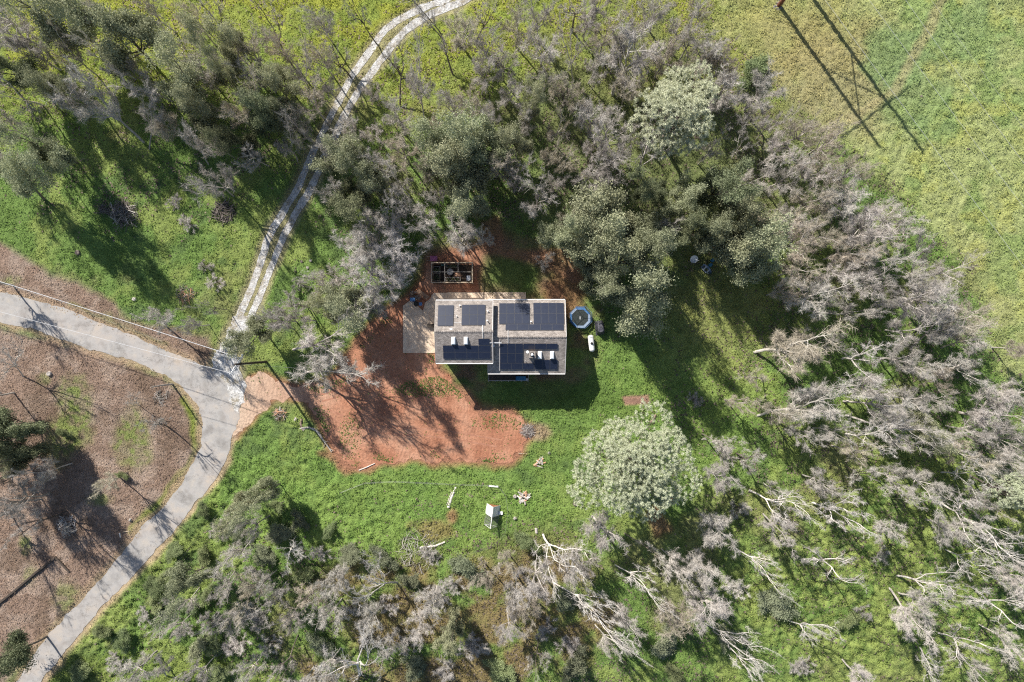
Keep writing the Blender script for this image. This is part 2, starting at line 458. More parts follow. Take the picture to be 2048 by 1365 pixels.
def ground_colour(X, Y, d):
    px, py = d['px'], d['py']; n1, n2, n3, j = d['n']
    nf = vnoise(X, Y, 0.9, 21, 3); ng = vnoise(X, Y, 5, 33)
    def lerp(c, c2, m):
        return c + (np.array(c2) - c) * m[..., None]
    C = np.zeros(X.shape + (3,)); C[:] = (0.150, 0.234, 0.062)
    C = lerp(C, (0.225, 0.285, 0.082), sstep(0.42, 0.62, ng))             # lighter growth
    C = lerp(C, (0.105, 0.165, 0.055), sstep(0.55, 0.72, n2) * 0.8)     # dark weeds
    C = lerp(C, (0.25, 0.225, 0.11), sstep(0.60, 0.76, n1) * 0.55)      # dry thatch
    top = 1 - sstep(20, 330, py + (n3 - 0.5) * 160)                    # yellow flowering strip along the north side
    C = lerp(C, (0.30, 0.325, 0.055), top * (0.5 + 0.5 * sstep(0.35, 0.6, n2)))
    wood = patch(px, py, 1330, 300, 330, 260, j, 0.5)
    C = lerp(C, (0.185, 0.185, 0.09), wood * 0.6)
    f = 1 - sstep(-1.5, 2.0, d['field'])
    FC = np.zeros_like(C); FC[:] = (0.335, 0.375, 0.155)
    FC = lerp(FC, (0.25, 0.325, 0.115), sstep(0.45, 0.62, ng))
    FC = lerp(FC, (0.36, 0.38, 0.12), sstep(0.5, 0.7, n2) * 0.7)
    FC = lerp(FC, (0.335, 0.285, 0.155), patch(px, py, 1680, 170, 150, 110, j, 0.6) * 0.75)
    FC = lerp(FC, (0.345, 0.295, 0.12), patch(px, py, 1560, 60, 170, 90, j, 0.7) * 0.6)
    FC = lerp(FC, (0.20, 0.29, 0.115), patch(px, py, 1790, 110, 60, 55, j) * 0.8)
    FC = lerp(FC, (0.21, 0.30, 0.12), patch(px, py, 1940, 70, 90, 60, j) * 0.7)
    FC = lerp(FC, (0.21, 0.30, 0.12), patch(px, py, 1830, 210, 80, 60, j) * 0.7)
    FC = lerp(FC, (0.33, 0.31, 0.14), patch(px, py, 1930, 640, 90, 170, j, 0.6) * 0.4)
    tr = dline(px, py, [(1885,-10),(1858,60),(1822,120),(1790,180),(1700,240)])
    FC = lerp(FC, (0.40, 0.34, 0.19), (1 - sstep(0.2, 1.3, tr + (n2 - 0.5))) * 0.6)
    C = C * (1 - f[..., None]) + FC * f[..., None]
    br = 1 - sstep(-2.5, 1.5, d['brushy'])
    C = lerp(C, (0.235, 0.175, 0.085), br * sstep(0.36, 0.58, n2 * 0.5 + ng * 0.5) * 0.9)
    C = lerp(C, (0.19, 0.145, 0.075), patch(px, py, 1075, 1120, 90, 70, j) * 0.6)
    C = lerp(C, (0.18, 0.225, 0.05), patch(px, py, 230, 1340, 260, 40, j) * 0.5)
    # meadow south of the yard: brightest greens
    me = patch(px, py, 800, 1010, 330, 110, j, 0.5)
    C = lerp(C, (0.180, 0.285, 0.068), me * 0.7)
    C = lerp(C, (0.30, 0.215, 0.10), patch(px, py, 870, 1060, 45, 25, j) * 0.7)
    C = lerp(C, (0.34, 0.19, 0.11), patch(px, py, 905, 1035, 14, 20, j) * 0.8)
    me2 = patch(px, py, 1330, 830, 190, 130, j, 0.6)
    C = lerp(C, (0.175, 0.275, 0.065), me2 * 0.6)
    C = lerp(C, (0.31, 0.31, 0.11), patch(px, py, 1430, 640, 100, 100, j, 0.7) * 0.6)
    br3 = patch(px, py, 1780, 1150, 330, 260, j, 0.6)
    C = lerp(C, (0.24, 0.29, 0.085), br3 * sstep(0.42, 0.6, nf) * 0.8)
    # leaf litter
    li = 1 - sstep(-0.9, 0.7, d['litter'])
    LC = np.zeros_like(C); LC[:] = (0.275, 0.195, 0.150)
    LC = lerp(LC, (0.33, 0.25, 0.20), sstep(0.45, 0.62, n2))
    LC = lerp(LC, (0.18, 0.125, 0.09), sstep(0.55, 0.72, ng) * 0.7)
    for (cx, cy, rx, ry, a) in ((150, 820, 32, 60, .95), (118, 880, 28, 50, .8), (268, 875, 32, 62, .95), (60, 1150, 20, 30, .5), (240, 640, 60, 14, .4),
                                (130, 1190, 30, 30, .6), (195, 1000, 24, 14, .7), (52, 1092, 14, 22, .8), (185, 1215, 40, 24, .5), (88, 760, 14, 10, .5), (20, 560, 20, 10, .6)):
        LC = lerp(LC, (0.20, 0.24, 0.075), patch(px, py, cx, cy, rx, ry, j * 1.6, 0.45) * a * (0.35 + 0.65 * sstep(.40, .58, nf)))
    ring = dline(px, py, [(372,800),(392,850),(396,905),(372,945),(335,995),(300,1025),(270,1062)])
    LC = lerp(LC, (0.20, 0.25, 0.045), (1 - sstep(0.3, 1.3, ring + (n2 - .5) * 1.2)) * 0.95)
    dry = dline(px, py, [(150,570),(200,600),(300,648),(400,692),(426,715)])
    C = C * (1 - li[..., None]) + LC * li[..., None]
    C = lerp(C, (0.15, 0.17, 0.05), (1 - sstep(0.1, 0.8, dline(px, py, [(140,610),(240,655),(330,690)]) + (n2 - .5))) * 0.7)
    # ground round the house: thin grass over red earth
    ho = 1 - sstep(-1.0, 1.5, d['house'] + j)
    C = lerp(C, (0.235, 0.145, 0.098), ho * sstep(0.40, 0.60, n2 * 0.4 + n1 * 0.6 + 0.06) * 0.9)
    C = lerp(C, (0.11, 0.18, 0.045), patch(px, py, 1020, 550, 75, 40, j, 0.5) * 0.85)
    C = lerp(C, (0.30, 0.15, 0.085), patch(px, py, 1120, 590, 45, 50, j, 0.5) * 0.8)
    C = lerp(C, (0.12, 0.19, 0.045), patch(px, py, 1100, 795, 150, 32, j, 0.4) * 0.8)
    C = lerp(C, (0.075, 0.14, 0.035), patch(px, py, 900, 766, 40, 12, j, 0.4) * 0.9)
    C = lerp(C, (0.31, 0.165, 0.105), (1 - sstep(-0.6, 0.6, d['red'])) * 0.75)
    C = lerp(C, (0.30, 0.18, 0.13), (1 - sstep(-0.15, 0.25, d['bed'])))
    C = lerp(C, (0.36, 0.25, 0.18), patch(px, py, 1068, 862, 30, 18, j, 0.4) * 0.8)
    # red earth feathering out from the yard, dusty shoulders along road and tracks
    C = lerp(C, (0.335, 0.165, 0.103), (1 - sstep(-0.2, 1.5, d['yard'] + j * 0.7)))
    sh = 1 - sstep(0.2, 1.5, d['road'] + (n2 - 0.5) * 1.6)
    C = lerp(C, (0.40, 0.29, 0.20), sh * 0.85)
    sg = 1 - sstep(0.0, 1.2, d['gravel'] + (n2 - 0.5) * 1.2)
    C = lerp(C, (0.36, 0.31, 0.19), sg * 0.8)
    mid = np.maximum(dline(px, py, TRACK_L), dline(px, py, TRACK_R))
    C = lerp(C, (0.33, 0.30, 0.16), (1 - sstep(1.6, 2.3, mid + (n2 - .5) * 1.4)) * 0.75)
    C *= (0.80 + 0.40 * nf)[..., None]
    C = lerp(C, (0.185, 0.245, 0.085), sstep(100, 150, np.hypot(X, Y * 1.3)))
    return C

def ground_height(X, Y, d):
    px, py = d['px'], d['py']; n1, n2, n3, j = d['n']
    flat = np.minimum.reduce([d['road'], d['gravel'], d['yard'], d['house']])
    k = sstep(0.0, 1.3, flat)
    a = 0.20 + 0.38 * patch(px, py, 1780, 1130, 420, 300, j, 0.6) + 0.10 * patch(px, py, 1850, 250, 200, 330, j, 0.6) + 0.42 * patch(px, py, 400, 1180, 400, 230, j, 0.5)
    a = a * (1 - 0.75 * (1 - sstep(-1, 1, d['litter'])))
    th = vnoise(X, Y, 1.1, 41, 3)
    # leaning rows of weeds on the slope at the south-east
    ridge = np.sin((X * 0.35 + Y * 1.0) * 2.6 + n2 * 9)
    rk = patch(px, py, 1800, 1150, 300, 260, j, 0.6)
    bump_ = (np.abs(th - 0.5) * -2 + 0.55) * 1.0 + (vnoise(X, Y, 0.55, 43, 1) - 0.5) * 0.9 + ridge * 0.22 * rk
    z = k * (a * (bump_ + 0.35) + (vnoise(X, Y, 7, 47, 2) - 0.5) * 0.25)
    z = z * (1 - sstep(100, 150, np.hypot(X, Y * 1.3))) - 0.035 + 0.03 * k
    rough = (1 - sstep(-0.3, 0.8, d['yard'])) * 0
    return z + rough

ZF = zone_fields(GX, GY)
GZ = ground_height(GX, GY, ZF)
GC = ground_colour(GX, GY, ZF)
ny, nx = GX.shape
idx = np.arange(nx * ny).reshape(ny, nx)
F = np.stack([idx[:-1, :-1], idx[:-1, 1:], idx[1:, 1:], idx[1:, :-1]], -1).reshape(-1, 4)
me = np_mesh('ground', np.stack([GX, GY, GZ], -1).reshape(-1, 3), F)
ca = me.color_attributes.new('Col', 'FLOAT_COLOR', 'POINT')
ca.data.foreach_set('color', np.concatenate([GC.reshape(-1, 3), np.ones((nx * ny, 1))], 1).astype(np.float32).ravel())

def mat_attr(name, fine=9.0, bs=0.9, bd=0.05, lo=0.6, hi=1.4, rough=0.95, trans=0):
    m, nt, b = new_mat(name)
    a = nt.nodes.new('ShaderNodeAttribute'); a.attribute_name = 'Col'
    out = a.outputs['Color']
    if fine:
        n = noise_node(nt, fine, 4, 0.7)
        r = ramp(nt, n.outputs['Fac'], [(0.3, lo), (0.7, hi)])
        out = mixc(nt, out, r.outputs['Color'], 1.0, 'MULTIPLY')
        n2 = noise_node(nt, 3.2, 6, 0.75)
        bump(nt, b, n2.outputs['Fac'], bs, bd)
    nt.links.new(out, b.inputs['Base Color'])
    b.inputs['Roughness'].default_value = rough
    b.inputs['Specular IOR Level'].default_value = 0.15
    if trans:
        tr = nt.nodes.new('ShaderNodeBsdfTranslucent'); nt.links.new(out, tr.inputs['Color'])
        mx = nt.nodes.new('ShaderNodeMixShader'); mx.inputs[0].default_value = trans
        nt.links.new(b.outputs[0], mx.inputs[1]); nt.links.new(tr.outputs[0], mx.inputs[2])
        nt.links.new(mx.outputs[0], nt.nodes['Material Output'].inputs['Surface'])
    return m
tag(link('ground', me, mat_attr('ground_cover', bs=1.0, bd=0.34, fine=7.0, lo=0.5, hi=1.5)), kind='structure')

# ---- weeds: single leaves and blades that stand on the ground sheet
def scatter_leaves(name, N, x0, x1, y0, y1, dens, size, seed, hmax=0.22, tilt=0.9, bright=(0.65, 1.45)):
    r = np.random.default_rng(seed)
    X = r.uniform(x0, x1, N); Y = r.uniform(y0, y1, N)
    d = zone_fields(X, Y)
    keep = r.random(N) < dens(X, Y, d)
    X, Y = X[keep], Y[keep]
    for q in d:
        if q == 'n': d[q] = tuple(a[keep] for a in d[q])
        else: d[q] = d[q][keep]
    n = len(X)
    Z = ground_height(X, Y, d); C = ground_colour(X, Y, d)
    ang = r.uniform(0, 2 * np.pi, n); t = r.normal(0, tilt * 0.5, n)
    s = r.uniform(size[0], size[1], n)
    u = np.stack([np.cos(ang), np.sin(ang), np.zeros(n)], -1)
    w = np.stack([-np.sin(ang) * np.cos(t), np.cos(ang) * np.cos(t), np.sin(t)], -1)
    P = np.stack([X, Y, Z + r.uniform(0.02, hmax, n)], -1)
    V = np.stack([P - u * s[:, None] * .5, P + u * s[:, None] * .5, P + w * s[:, None]], 1).reshape(-1, 3)
    me = np_mesh(name, V, np.arange(n * 3).reshape(-1, 3))
    C = C * r.uniform(bright[0], bright[1], n)[:, None]
    C = np.clip(C * np.array([1.05, 1.05, 1.0]), 0, .8)
    ca = me.color_attributes.new('Col', 'FLOAT_COLOR', 'POINT')
    ca.data.foreach_set('color', np.concatenate([np.repeat(C, 3, 0), np.ones((n * 3, 1))], 1).astype(np.float32).ravel())
    return me
def grass_density(X, Y, d):
    n1, n2, n3, j = d['n']
    flat = np.minimum.reduce([d['road'] - .1, d['gravel'], d['yard'] - 0.1])
    k = sstep(-0.1, 0.7, flat + (n2 - .5) * 0.8)
    k = k * (0.25 + 0.75 * sstep(-0.6, 0.8, d['litter'])) * (0.35 + 0.65 * sstep(-0.5, 1, d['house']))
    k = k * sstep(0, .2, d['bed'])
    return k * (0.25 + 0.75 * sstep(0.40, 0.60, vnoise(X, Y, 1.3, 61, 3)))
leafm = mat_attr('weed_leaf', fine=0, rough=0.8, trans=0.3)
tag(link('weeds', scatter_leaves('weeds', 900000, -90, 90, -62, 62, grass_density, (0.07, 0.22), 5, 0.30), leafm),
    'low green weeds and grass covering the ground between the trees', kind='stuff')
tag(link('fallen_leaves', scatter_leaves('fallen_leaves', 60000, -90, -48, -62, 12, lambda X, Y, d: (1 - sstep(-.6, .4, d['litter'])) * sstep(-1.2, .4, d['road']), (0.08, 0.2), 9, 0.09, 0.3, (0.7, 1.6)), leafm),
    'brown fallen leaves carpeting the ground inside the road bend', kind='stuff')
tag(link('yard_weeds', scatter_leaves('yard_weeds', 90000, -46, 6, -22, 8,
    lambda X, Y, d: (d['yard'] < -0.2) * (patch(d['px'], d['py'], 850, 778, 60, 14, d['n'][3] * 0.6) * 0.9 + patch(d['px'], d['py'], 890, 766, 45, 9, d['n'][3] * .6)
        + 0.35 * patch(d['px'], d['py'], 700, 870, 20, 40, d['n'][3]) + 0.3 * patch(d['px'], d['py'], 640, 830, 22, 18, d['n'][3]) + 0.25 * patch(d['px'], d['py'], 1000, 845, 50, 14, d['n'][3])
        + 0.9 * (1 - sstep(0.1, 2.2, -d['yard'])) * (d['n'][1] > 0.55) * (d['px'] > 610) + 0.012), (0.1, 0.22), 12, 0.12, 0.8, (0.8, 1.2)), leafm),
    'sparse young weeds sprouting in the red dirt yard', kind='stuff')
me = bpy.data.objects['yard_weeds'].data
nv = len(me.vertices); cc = np.empty(nv * 4, np.float32); me.color_attributes['Col'].data.foreach_get('color', cc)
cc = cc.reshape(-1, 4); rr = np.repeat(np.random.default_rng(3).uniform(0.6, 1.3, nv // 3), 3)
cc[:, :3] = np.array([0.13, 0.21, 0.05]) * rr[:, None]
me.color_attributes['Col'].data.foreach_set('color', cc.ravel())

def wood_density(X, Y, d):
    n1, n2, n3, j = d['n']; px, py = d['px'], d['py']
    k = np.maximum.reduce([patch(px, py, 1200, 260, 560, 330, j, .4), patch(px, py, 350, 160, 420, 260, j, .4), patch(px, py, 1800, 800, 420, 560, j, .4), patch(px, py, 900, 1280, 560, 230, j, .4)])
    k = k * sstep(0.0, 1.0, d['field'] + 1) * sstep(0, .8, np.minimum.reduce([d['road'], d['gravel'], d['yard'], d['house']]))
    return k * (0.15 + 0.85 * sstep(.45, .6, n2))
me = scatter_leaves('woodland_litter', 150000, -90, 90, -62, 62, wood_density, (0.12, 0.4), 31, 0.12, 0.4, (0.8, 1.2))
nv = len(me.vertices); rr = np.random.default_rng(4).uniform(0.4, 1.5, nv // 3)
cc = np.ones((nv, 4), np.float32); cc[:, :3] = np.array([0.24, 0.19, 0.15]) * np.repeat(rr, 3)[:, None]
me.color_attributes['Col'].data.foreach_set('color', cc.ravel())
tag(link('woodland_litter', me, leafm), 'brown twigs and leaf litter strewn under the woodland trees', kind='stuff')

# ---- sheets
def ragged(poly, step=0.45, amp=0.22, seed=1, closed=True):
    r = np.random.default_rng(seed); out = []
    P = [W(*p) for p in poly]
    n = len(P)
    for i in range(n if closed else n - 1):
        a, b = P[i], P[(i + 1) % n]
        m = max(1, int((b - a).length / step))
        for k in range(m):
            out.append(a.lerp(b, k / m))
    X = np.array([p.x for p in out]); Y = np.array([p.y for p in out])
    dx = (vnoise(X, Y, 2.2, seed + 70, 4, 0.7) - .5) * 2 * amp * 1.6; dy = (vnoise(X, Y, 2.2, seed + 90, 4, 0.7) - .5) * 2 * amp * 1.6
    return [(x + a, y + b) for x, y, a, b in zip(X, Y, dx, dy)]
def sheet(name, outline, z, mat, label=None, kind='structure', grid=None):
    tris = tessellate_polygon([[Vector((x, y, 0)) for x, y in outline]])
    V = [(x, y, z) for x, y in outline]
    F = []
    for a, b, c in tris:
        A, B, Cc = outline[a], outline[b], outline[c]
        cr = (B[0]-A[0])*(Cc[1]-A[1]) - (B[1]-A[1])*(Cc[0]-A[0])
        F.append((a, b, c) if cr > 0 else (a, c, b))
    me = bpy.data.meshes.new(name); me.from_pydata(V, [], F); me.update()
    o = link(name, me, mat); tag(o, label, kind=kind)
    return o
def ribbon(pts, half, seed):
    P = [W(*p) for p in pts]; L = []; R = []
    Q = []
    for a, b in zip(P[:-1], P[1:]):
        m = max(1, int((b - a).length / 0.4))
        Q += [a.lerp(b, k / m) for k in range(m)]
    Q.append(P[-1])
    r = np.random.default_rng(seed)
    X = np.array([q.x for q in Q]); Y = np.array([q.y for q in Q])
    wl = vnoise(X, Y, 1.6, seed, 3); wr = vnoise(X, Y, 1.6, seed + 5, 3)
    for i, q in enumerate(Q):
        d = (Q[min(i+1, len(Q)-1)] - Q[max(i-1, 0)]).normalized(); n = Vector((-d.y, d.x, 0))
        L.append(q + n * half * (0.55 + 0.9 * wl[i])); R.append(q - n * half * (0.55 + 0.9 * wr[i]))
    return L, R

def mat_asphalt():
    m, nt, b = new_mat('worn_asphalt')
    n = noise_node(nt, 0.22, 5, 0.6); f = noise_node(nt, 14, 3, 0.7)
    r = ramp(nt, n.outputs['Fac'], [(0.3, (0.275, 0.262, 0.25)), (0.45, (0.36, 0.345, 0.33)), (0.58, (0.36, 0.335, 0.315)), (0.7, (0.42, 0.365, 0.31))])
    r2 = ramp(nt, f.outputs['Fac'], [(0.25, 0.82), (0.75, 1.18)])
    c = mixc(nt, r.outputs['Color'], r2.outputs['Color'], 1.0, 'MULTIPLY')
    # fine cracks and small patches
    v = nt.nodes.new('ShaderNodeTexVoronoi'); v.feature = 'DISTANCE_TO_EDGE'; v.inputs['Scale'].default_value = 0.16
    t = nt.nodes.new('ShaderNodeTexCoord'); w = noise_node(nt, 0.6, 6, 0.7)
    vm = nt.nodes.new('ShaderNodeVectorMath'); vm.operation = 'MULTIPLY_ADD'
    vm.inputs[1].default_value = (5, 5, 5)
    nt.links.new(w.outputs['Color'], vm.inputs[0]); nt.links.new(t.outputs['Object'], vm.inputs[2])
    nt.links.new(vm.outputs[0], v.inputs['Vector'])
    cr = ramp(nt, v.outputs['Distance'], [(0.0, 0.5), (0.012, 1.0)])
    c = mixc(nt, c, cr.outputs['Color'], 0.9, 'MULTIPLY')
    bl = noise_node(nt, 0.5, 4, 0.6); rb_ = ramp(nt, bl.outputs['Fac'], [(0.36, (0.78, 0.76, 0.74)), (0.5, (1, 1, 1)), (0.66, (1.14, 1.08, 1.0))])
    c = mixc(nt, c, rb_.outputs['Color'], 0.9, 'MULTIPLY')
    sp = noise_node(nt, 1.1, 2, 0.5); rs = ramp(nt, sp.outputs['Fac'], [(0.26, 0.72), (0.33, 1.0)])
    c = mixc(nt, c, rs.outputs['Color'], 0.7, 'MULTIPLY')
    nt.links.new(c, b.inputs['Base Color']); b.inputs['Roughness'].default_value = 0.95
    bump(nt, b, f.outputs['Fac'], 0.5, 0.03)
    return m
def mat_gravel():
    m, nt, b = new_mat('pale_gravel')
    n = noise_node(nt, 0.7, 5, 0.7); v = nt.nodes.new('ShaderNodeTexVoronoi'); v.inputs['Scale'].default_value = 5
    t = nt.nodes.new('ShaderNodeTexCoord'); nt.links.new(t.outputs['Object'], v.inputs['Vector'])
    r = ramp(nt, n.outputs['Fac'], [(0.36, (0.30, 0.26, 0.19)), (0.46, (0.42, 0.40, 0.37)), (0.6, (0.54, 0.535, 0.525))])
    r2 = ramp(nt, v.outputs['Color'], [(0.1, 0.65), (0.9, 1.25)])
    c = mixc(nt, r.outputs['Color'], r2.outputs['Color'], 1.0, 'MULTIPLY')
    nt.links.new(c, b.inputs['Base Color']); b.inputs['Roughness'].default_value = 0.95
    bump(nt, b, v.outputs['Distance'], 0.8, 0.06)
    return m
def mat_yard():
    m, nt, b = new_mat('red_earth')
    t = nt.nodes.new('ShaderNodeTexCoord')
    n = noise_node(nt, 0.16, 5, 0.6); f = noise_node(nt, 2.4, 8, 0.72)
    r = ramp(nt, n.outputs['Fac'], [(0.3, (0.32, 0.135, 0.080)), (0.5, (0.42, 0.205, 0.127)), (0.68, (0.48, 0.275, 0.185))])
    # paler, drier earth where cars turn in from the road
    sep = nt.nodes.new('ShaderNodeSeparateXYZ'); nt.links.new(t.outputs['Object'], sep.inputs[0])
    mr = nt.nodes.new('ShaderNodeMapRange'); mr.inputs['From Min'].default_value = -44; mr.inputs['From Max'].default_value = -27
    mr.inputs['To Min'].default_value = 1; mr.inputs['To Max'].default_value = 0
    nt.links.new(sep.outputs['X'], mr.inputs['Value'])
    c = mixc(nt, r.outputs['Color'], (0.52, 0.385, 0.285), mr.outputs['Result'])
    r2 = ramp(nt, f.outputs['Fac'], [(0.25, 0.72), (0.75, 1.28)])
    c = mixc(nt, c, r2.outputs['Color'], 1.0, 'MULTIPLY')
    dk = noise_node(nt, 0.45, 6, 0.7); rd = ramp(nt, dk.outputs['Fac'], [(0.38, (0.66, 0.60, 0.58)), (0.52, (1, 1, 1))])
    c = mixc(nt, c, rd.outputs['Color'], 0.5, 'MULTIPLY')
    pb = noise_node(nt, 4.5, 2, 0.5); rp = ramp(nt, pb.outputs['Fac'], [(0.68, (1, 1, 1)), (0.73, (1.5, 1.7, 1.8))])
    c = mixc(nt, c, rp.outputs['Color'], 0.6, 'MULTIPLY')
    wv = nt.nodes.new('ShaderNodeTexWave'); wv.inputs['Scale'].default_value = 0.5; wv.inputs['Distortion'].default_value = 9; wv.inputs['Detail'].default_value = 3
    nt.links.new(t.outputs['Object'], wv.inputs['Vector'])
    ad = nt.nodes.new('ShaderNodeMath'); ad.operation = 'MULTIPLY_ADD'; ad.inputs[1].default_value = 0.12
    nt.links.new(wv.outputs['Fac'], ad.inputs[0]); nt.links.new(f.outputs['Fac'], ad.inputs[2])
    nt.links.new(c, b.inputs['Base Color']); b.inputs['Roughness'].default_value = 0.97
    b.inputs['Specular IOR Level'].default_value = 0.1
    bump(nt, b, ad.outputs[0], 1.0, 0.16)
    return m
sheet('dirt_yard', ragged(YARD, 0.3, 0.95, 3), 0.0, mat_yard())
mg = mat_gravel()
sheet('gravel_drive', ragged(GRAVEL, 0.3, 0.7, 4), 0.018, mg)
for k, T in enumerate((TRACK_L, TRACK_R)):
    L, R = ribbon(T, 0.56, 20 + k)
    V = [(p.x, p.y, 0.002) for p in L] + [(p.x, p.y, 0.002) for p in R]; n = len(L)
    me = bpy.data.meshes.new('gravel_track'); me.from_pydata(V, [], [(n+i, n+i+1, i+1, i) for i in range(n-1)]); me.update()
    tag(link('gravel_track', me, mg), kind='structure')
sheet('asphalt_road', ragged(ROAD, 0.4, 0.34, 5), 0.012, mat_asphalt())
mrut = mat_noise('packed_earth', (0.30, 0.135, 0.085), (0.42, 0.215, 0.14), 1.4, rough=0.97, bs=0.8, bd=0.05, detail=8)
for k, T in enumerate(([(640,790),(662,785),(684,777),(708,763),(730,745),(751,723),(768,702),(782,684),(792,670),(804,655)], [(644,803),(668,797),(690,788),(715,774),(738,756),(760,733),(776,713),(789,696),(798,684),(806,672)],
                       [(640,812),(680,830),(720,843),(760,852),(805,856),(850,858),(890,862),(930,868),(1000,880)], [(640,826),(676,843),(716,857),(758,866),(803,870),(848,872),(888,876),(926,882),(994,894)])):
    L, R = ribbon(T, 0.13, 40 + k); n = len(L)
    me = bpy.data.meshes.new('wheel_rut'); me.from_pydata([(p.x, p.y, 0.004) for p in L] + [(p.x, p.y, 0.004) for p in R], [], [(n+i, n+i+1, i+1, i) for i in range(n-1)]); me.update()
    tag(link('wheel_rut', me, mrut), kind='structure')
# ================================================================== HOUSE
house = empty('house', (0, 0, 0))
tag(house, 'two-part grey shingled house roofed with dark solar panels beside the red dirt yard', 'house')
LH = dict(x0=-11.47, x1=-2.90, yt=6.11, yb=-3.32, yr=1.40, ze=7.1, zr=8.9)
RH = dict(x0=-3.67, x1=8.09, yt=6.28, yb=-4.96, yr=0.62, ze=5.7, zr=8.0)

def roof_z(h, y):
    if y >= h['yr']: return h['zr'] - (h['zr'] - h['ze']) * (y - h['yr']) / (h['yt'] - h['yr'])
    return h['zr'] - (h['zr'] - h['ze']) * (h['yr'] - y) / (h['yr'] - h['yb'])
def roof_pt(h, px, py, off=0.0):
    z = h['ze'] + 1
    for _ in range(8):
        p = W(px, py, z + off); z = roof_z(h, p.y)
    p.z = z + off
    return p

def build_half(h, label, wx0, wx1, wy0, wy1, hide_ridge_from=None):
    r = MB()
    t = 0.16
    for (ya, yb_) in ((h['yr'], h['yt']), (h['yb'], h['yr'])):
        za, zb = roof_z(h, ya + (1e-6 if ya == h['yr'] else 0)), roof_z(h, yb_)
        if ya == h['yb']: za = h['ze']; zb = h['zr']
        else: za = h['zr']; zb = h['ze']
        x0, x1 = h['x0'], h['x1']
        r.hexa([(x0, ya, za - t), (x1, ya, za - t), (x1, yb_, zb - t), (x0, yb_, zb - t), (x0, ya, za), (x1, ya, za), (x1, yb_, zb), (x0, yb_, zb)])
    ro = r.build('roof', M['roof'], house)
    if label: ro['label'] = label
    w = MB()
    zt = h['ze'] - 0.2
    w.box(wx0, wx1, wy0, wy1, 0.0, zt)
    # gable ends
    for x in (wx0, wx1):
        b = len(w.v)
        xa, xb = x - 0.004, x + 0.004
        yr = h['yr']
        g = (h['zr'] - h['ze'])
        w.v += [(xa, wy0, zt), (xa, wy1, zt), (xa, yr, zt + g * 0.88), (xb, wy0, zt), (xb, wy1, zt), (xb, yr, zt + g * 0.88)]
        w.f += [(b, b+2, b+1), (b+3, b+4, b+5), (b, b+1, b+4, b+3), (b+1, b+2, b+5, b+4), (b+2, b, b+3, b+5)]
    w.build('wall', M['wall'], house)
    # fascia boards on the eaves and white rake edges
    for y, s in ((h['yt'], 1), (h['yb'], -1)):
        f = MB().box(h['x0'] - .02, h['x1'] + .02, min(y + s*0.003, y + s*0.14), max(y + s*0.003, y + s*0.14), h['ze'] - 0.22, h['ze'] + 0.015)
        f.build('gutter', M['fascia'], ro)
    for x, s in ((h['x0'], -1), (h['x1'], 1)):
        for ya, yb_, za, zb in ((h['yb'], h['yr'], h['ze'], h['zr']), (h['yr'], h['yt'], h['zr'], h['ze'])):
            xa, xb = sorted((x + s*0.003, x + s*0.07))
            MB().hexa([(xa, ya, za-.24), (xb, ya, za-.24), (xb, yb_, zb-.24), (xa, yb_, zb-.24), (xa, ya, za+.012), (xb, ya, za+.012), (xb, yb_, zb+.012), (xa, yb_, zb+.012)]).build('rake_board', M['fascia'] if s > 0 else M['wall'], ro)
    # ridge caps
    rc = MB(); x = h['x0'] + 0.05; k = 0
    while x < h['x1'] - 0.1:
        z = h['zr'] + 0.012 + 0.02 * (k % 2)
        sl = (h['zr'] - h['ze']) / (h['yr'] - h['yb'])
        for s in (-1, 1):
            rc.hexa([(x, h['yr'], z), (x+.24, h['yr'], z), (x+.24, h['yr'] + s*.17, z - .17*sl), (x, h['yr'] + s*.17, z - .17*sl),
                     (x, h['yr'], z+.03), (x+.24, h['yr'], z+.03), (x+.24, h['yr'] + s*.17, z+.03-.17*sl), (x, h['yr'] + s*.17, z+.03-.17*sl)])
        x += 0.28; k += 1
    o = rc.build('ridge_cap', M['roof'], ro); o['kind'] = 'stuff'
    return ro
roofL = build_half(LH, 'higher western gable roof of grey shingles', -11.1, -3.25, -2.9, 5.7)
roofR = build_half(RH, 'lower eastern gable roof of grey shingles', -3.24, 7.7, -4.5, 5.9)

# windows and doors
def window(x0, x1, z0, z1, y, s, par=house):
    w = MB().box(x0, x1, min(y, y + s*.05), max(y, y + s*.05), z0, z1).build('window', M['fascia'], par)
    xm = (x0 + x1) / 2
    for a, b in ((x0 + .08, xm - .03), (xm + .03, x1 - .08)):
        MB().box(a, b, min(y + s*.04, y + s*.062), max(y + s*.04, y + s*.062), z0 + .08, z1 - .08).build('pane', M['glass'], w)
for x in (-10.2, -7.6, -5.2):
    window(x, x + 1.3, 0.9, 2.2, -2.9, -1); window(x, x + 1.3, 4.1, 5.4, -2.9, -1); window(x, x + 1.3, 4.1, 5.4, 5.7, 1)
for x in (-2.4, 0.6, 3.4, 5.8):
    window(x, x + 1.4, 3.6, 4.9, -4.5, -1); window(x, x + 1.2, 0.9, 2.1, 5.9, 1)
d = MB().box(-9.2, -8.2, 5.7, 5.76, 0.1, 2.15).build('door', M['white'], house)
MB().box(-8.38, -8.30, 5.76, 5.82, 1.05, 1.13).build('handle', M['grey_metal'], d)

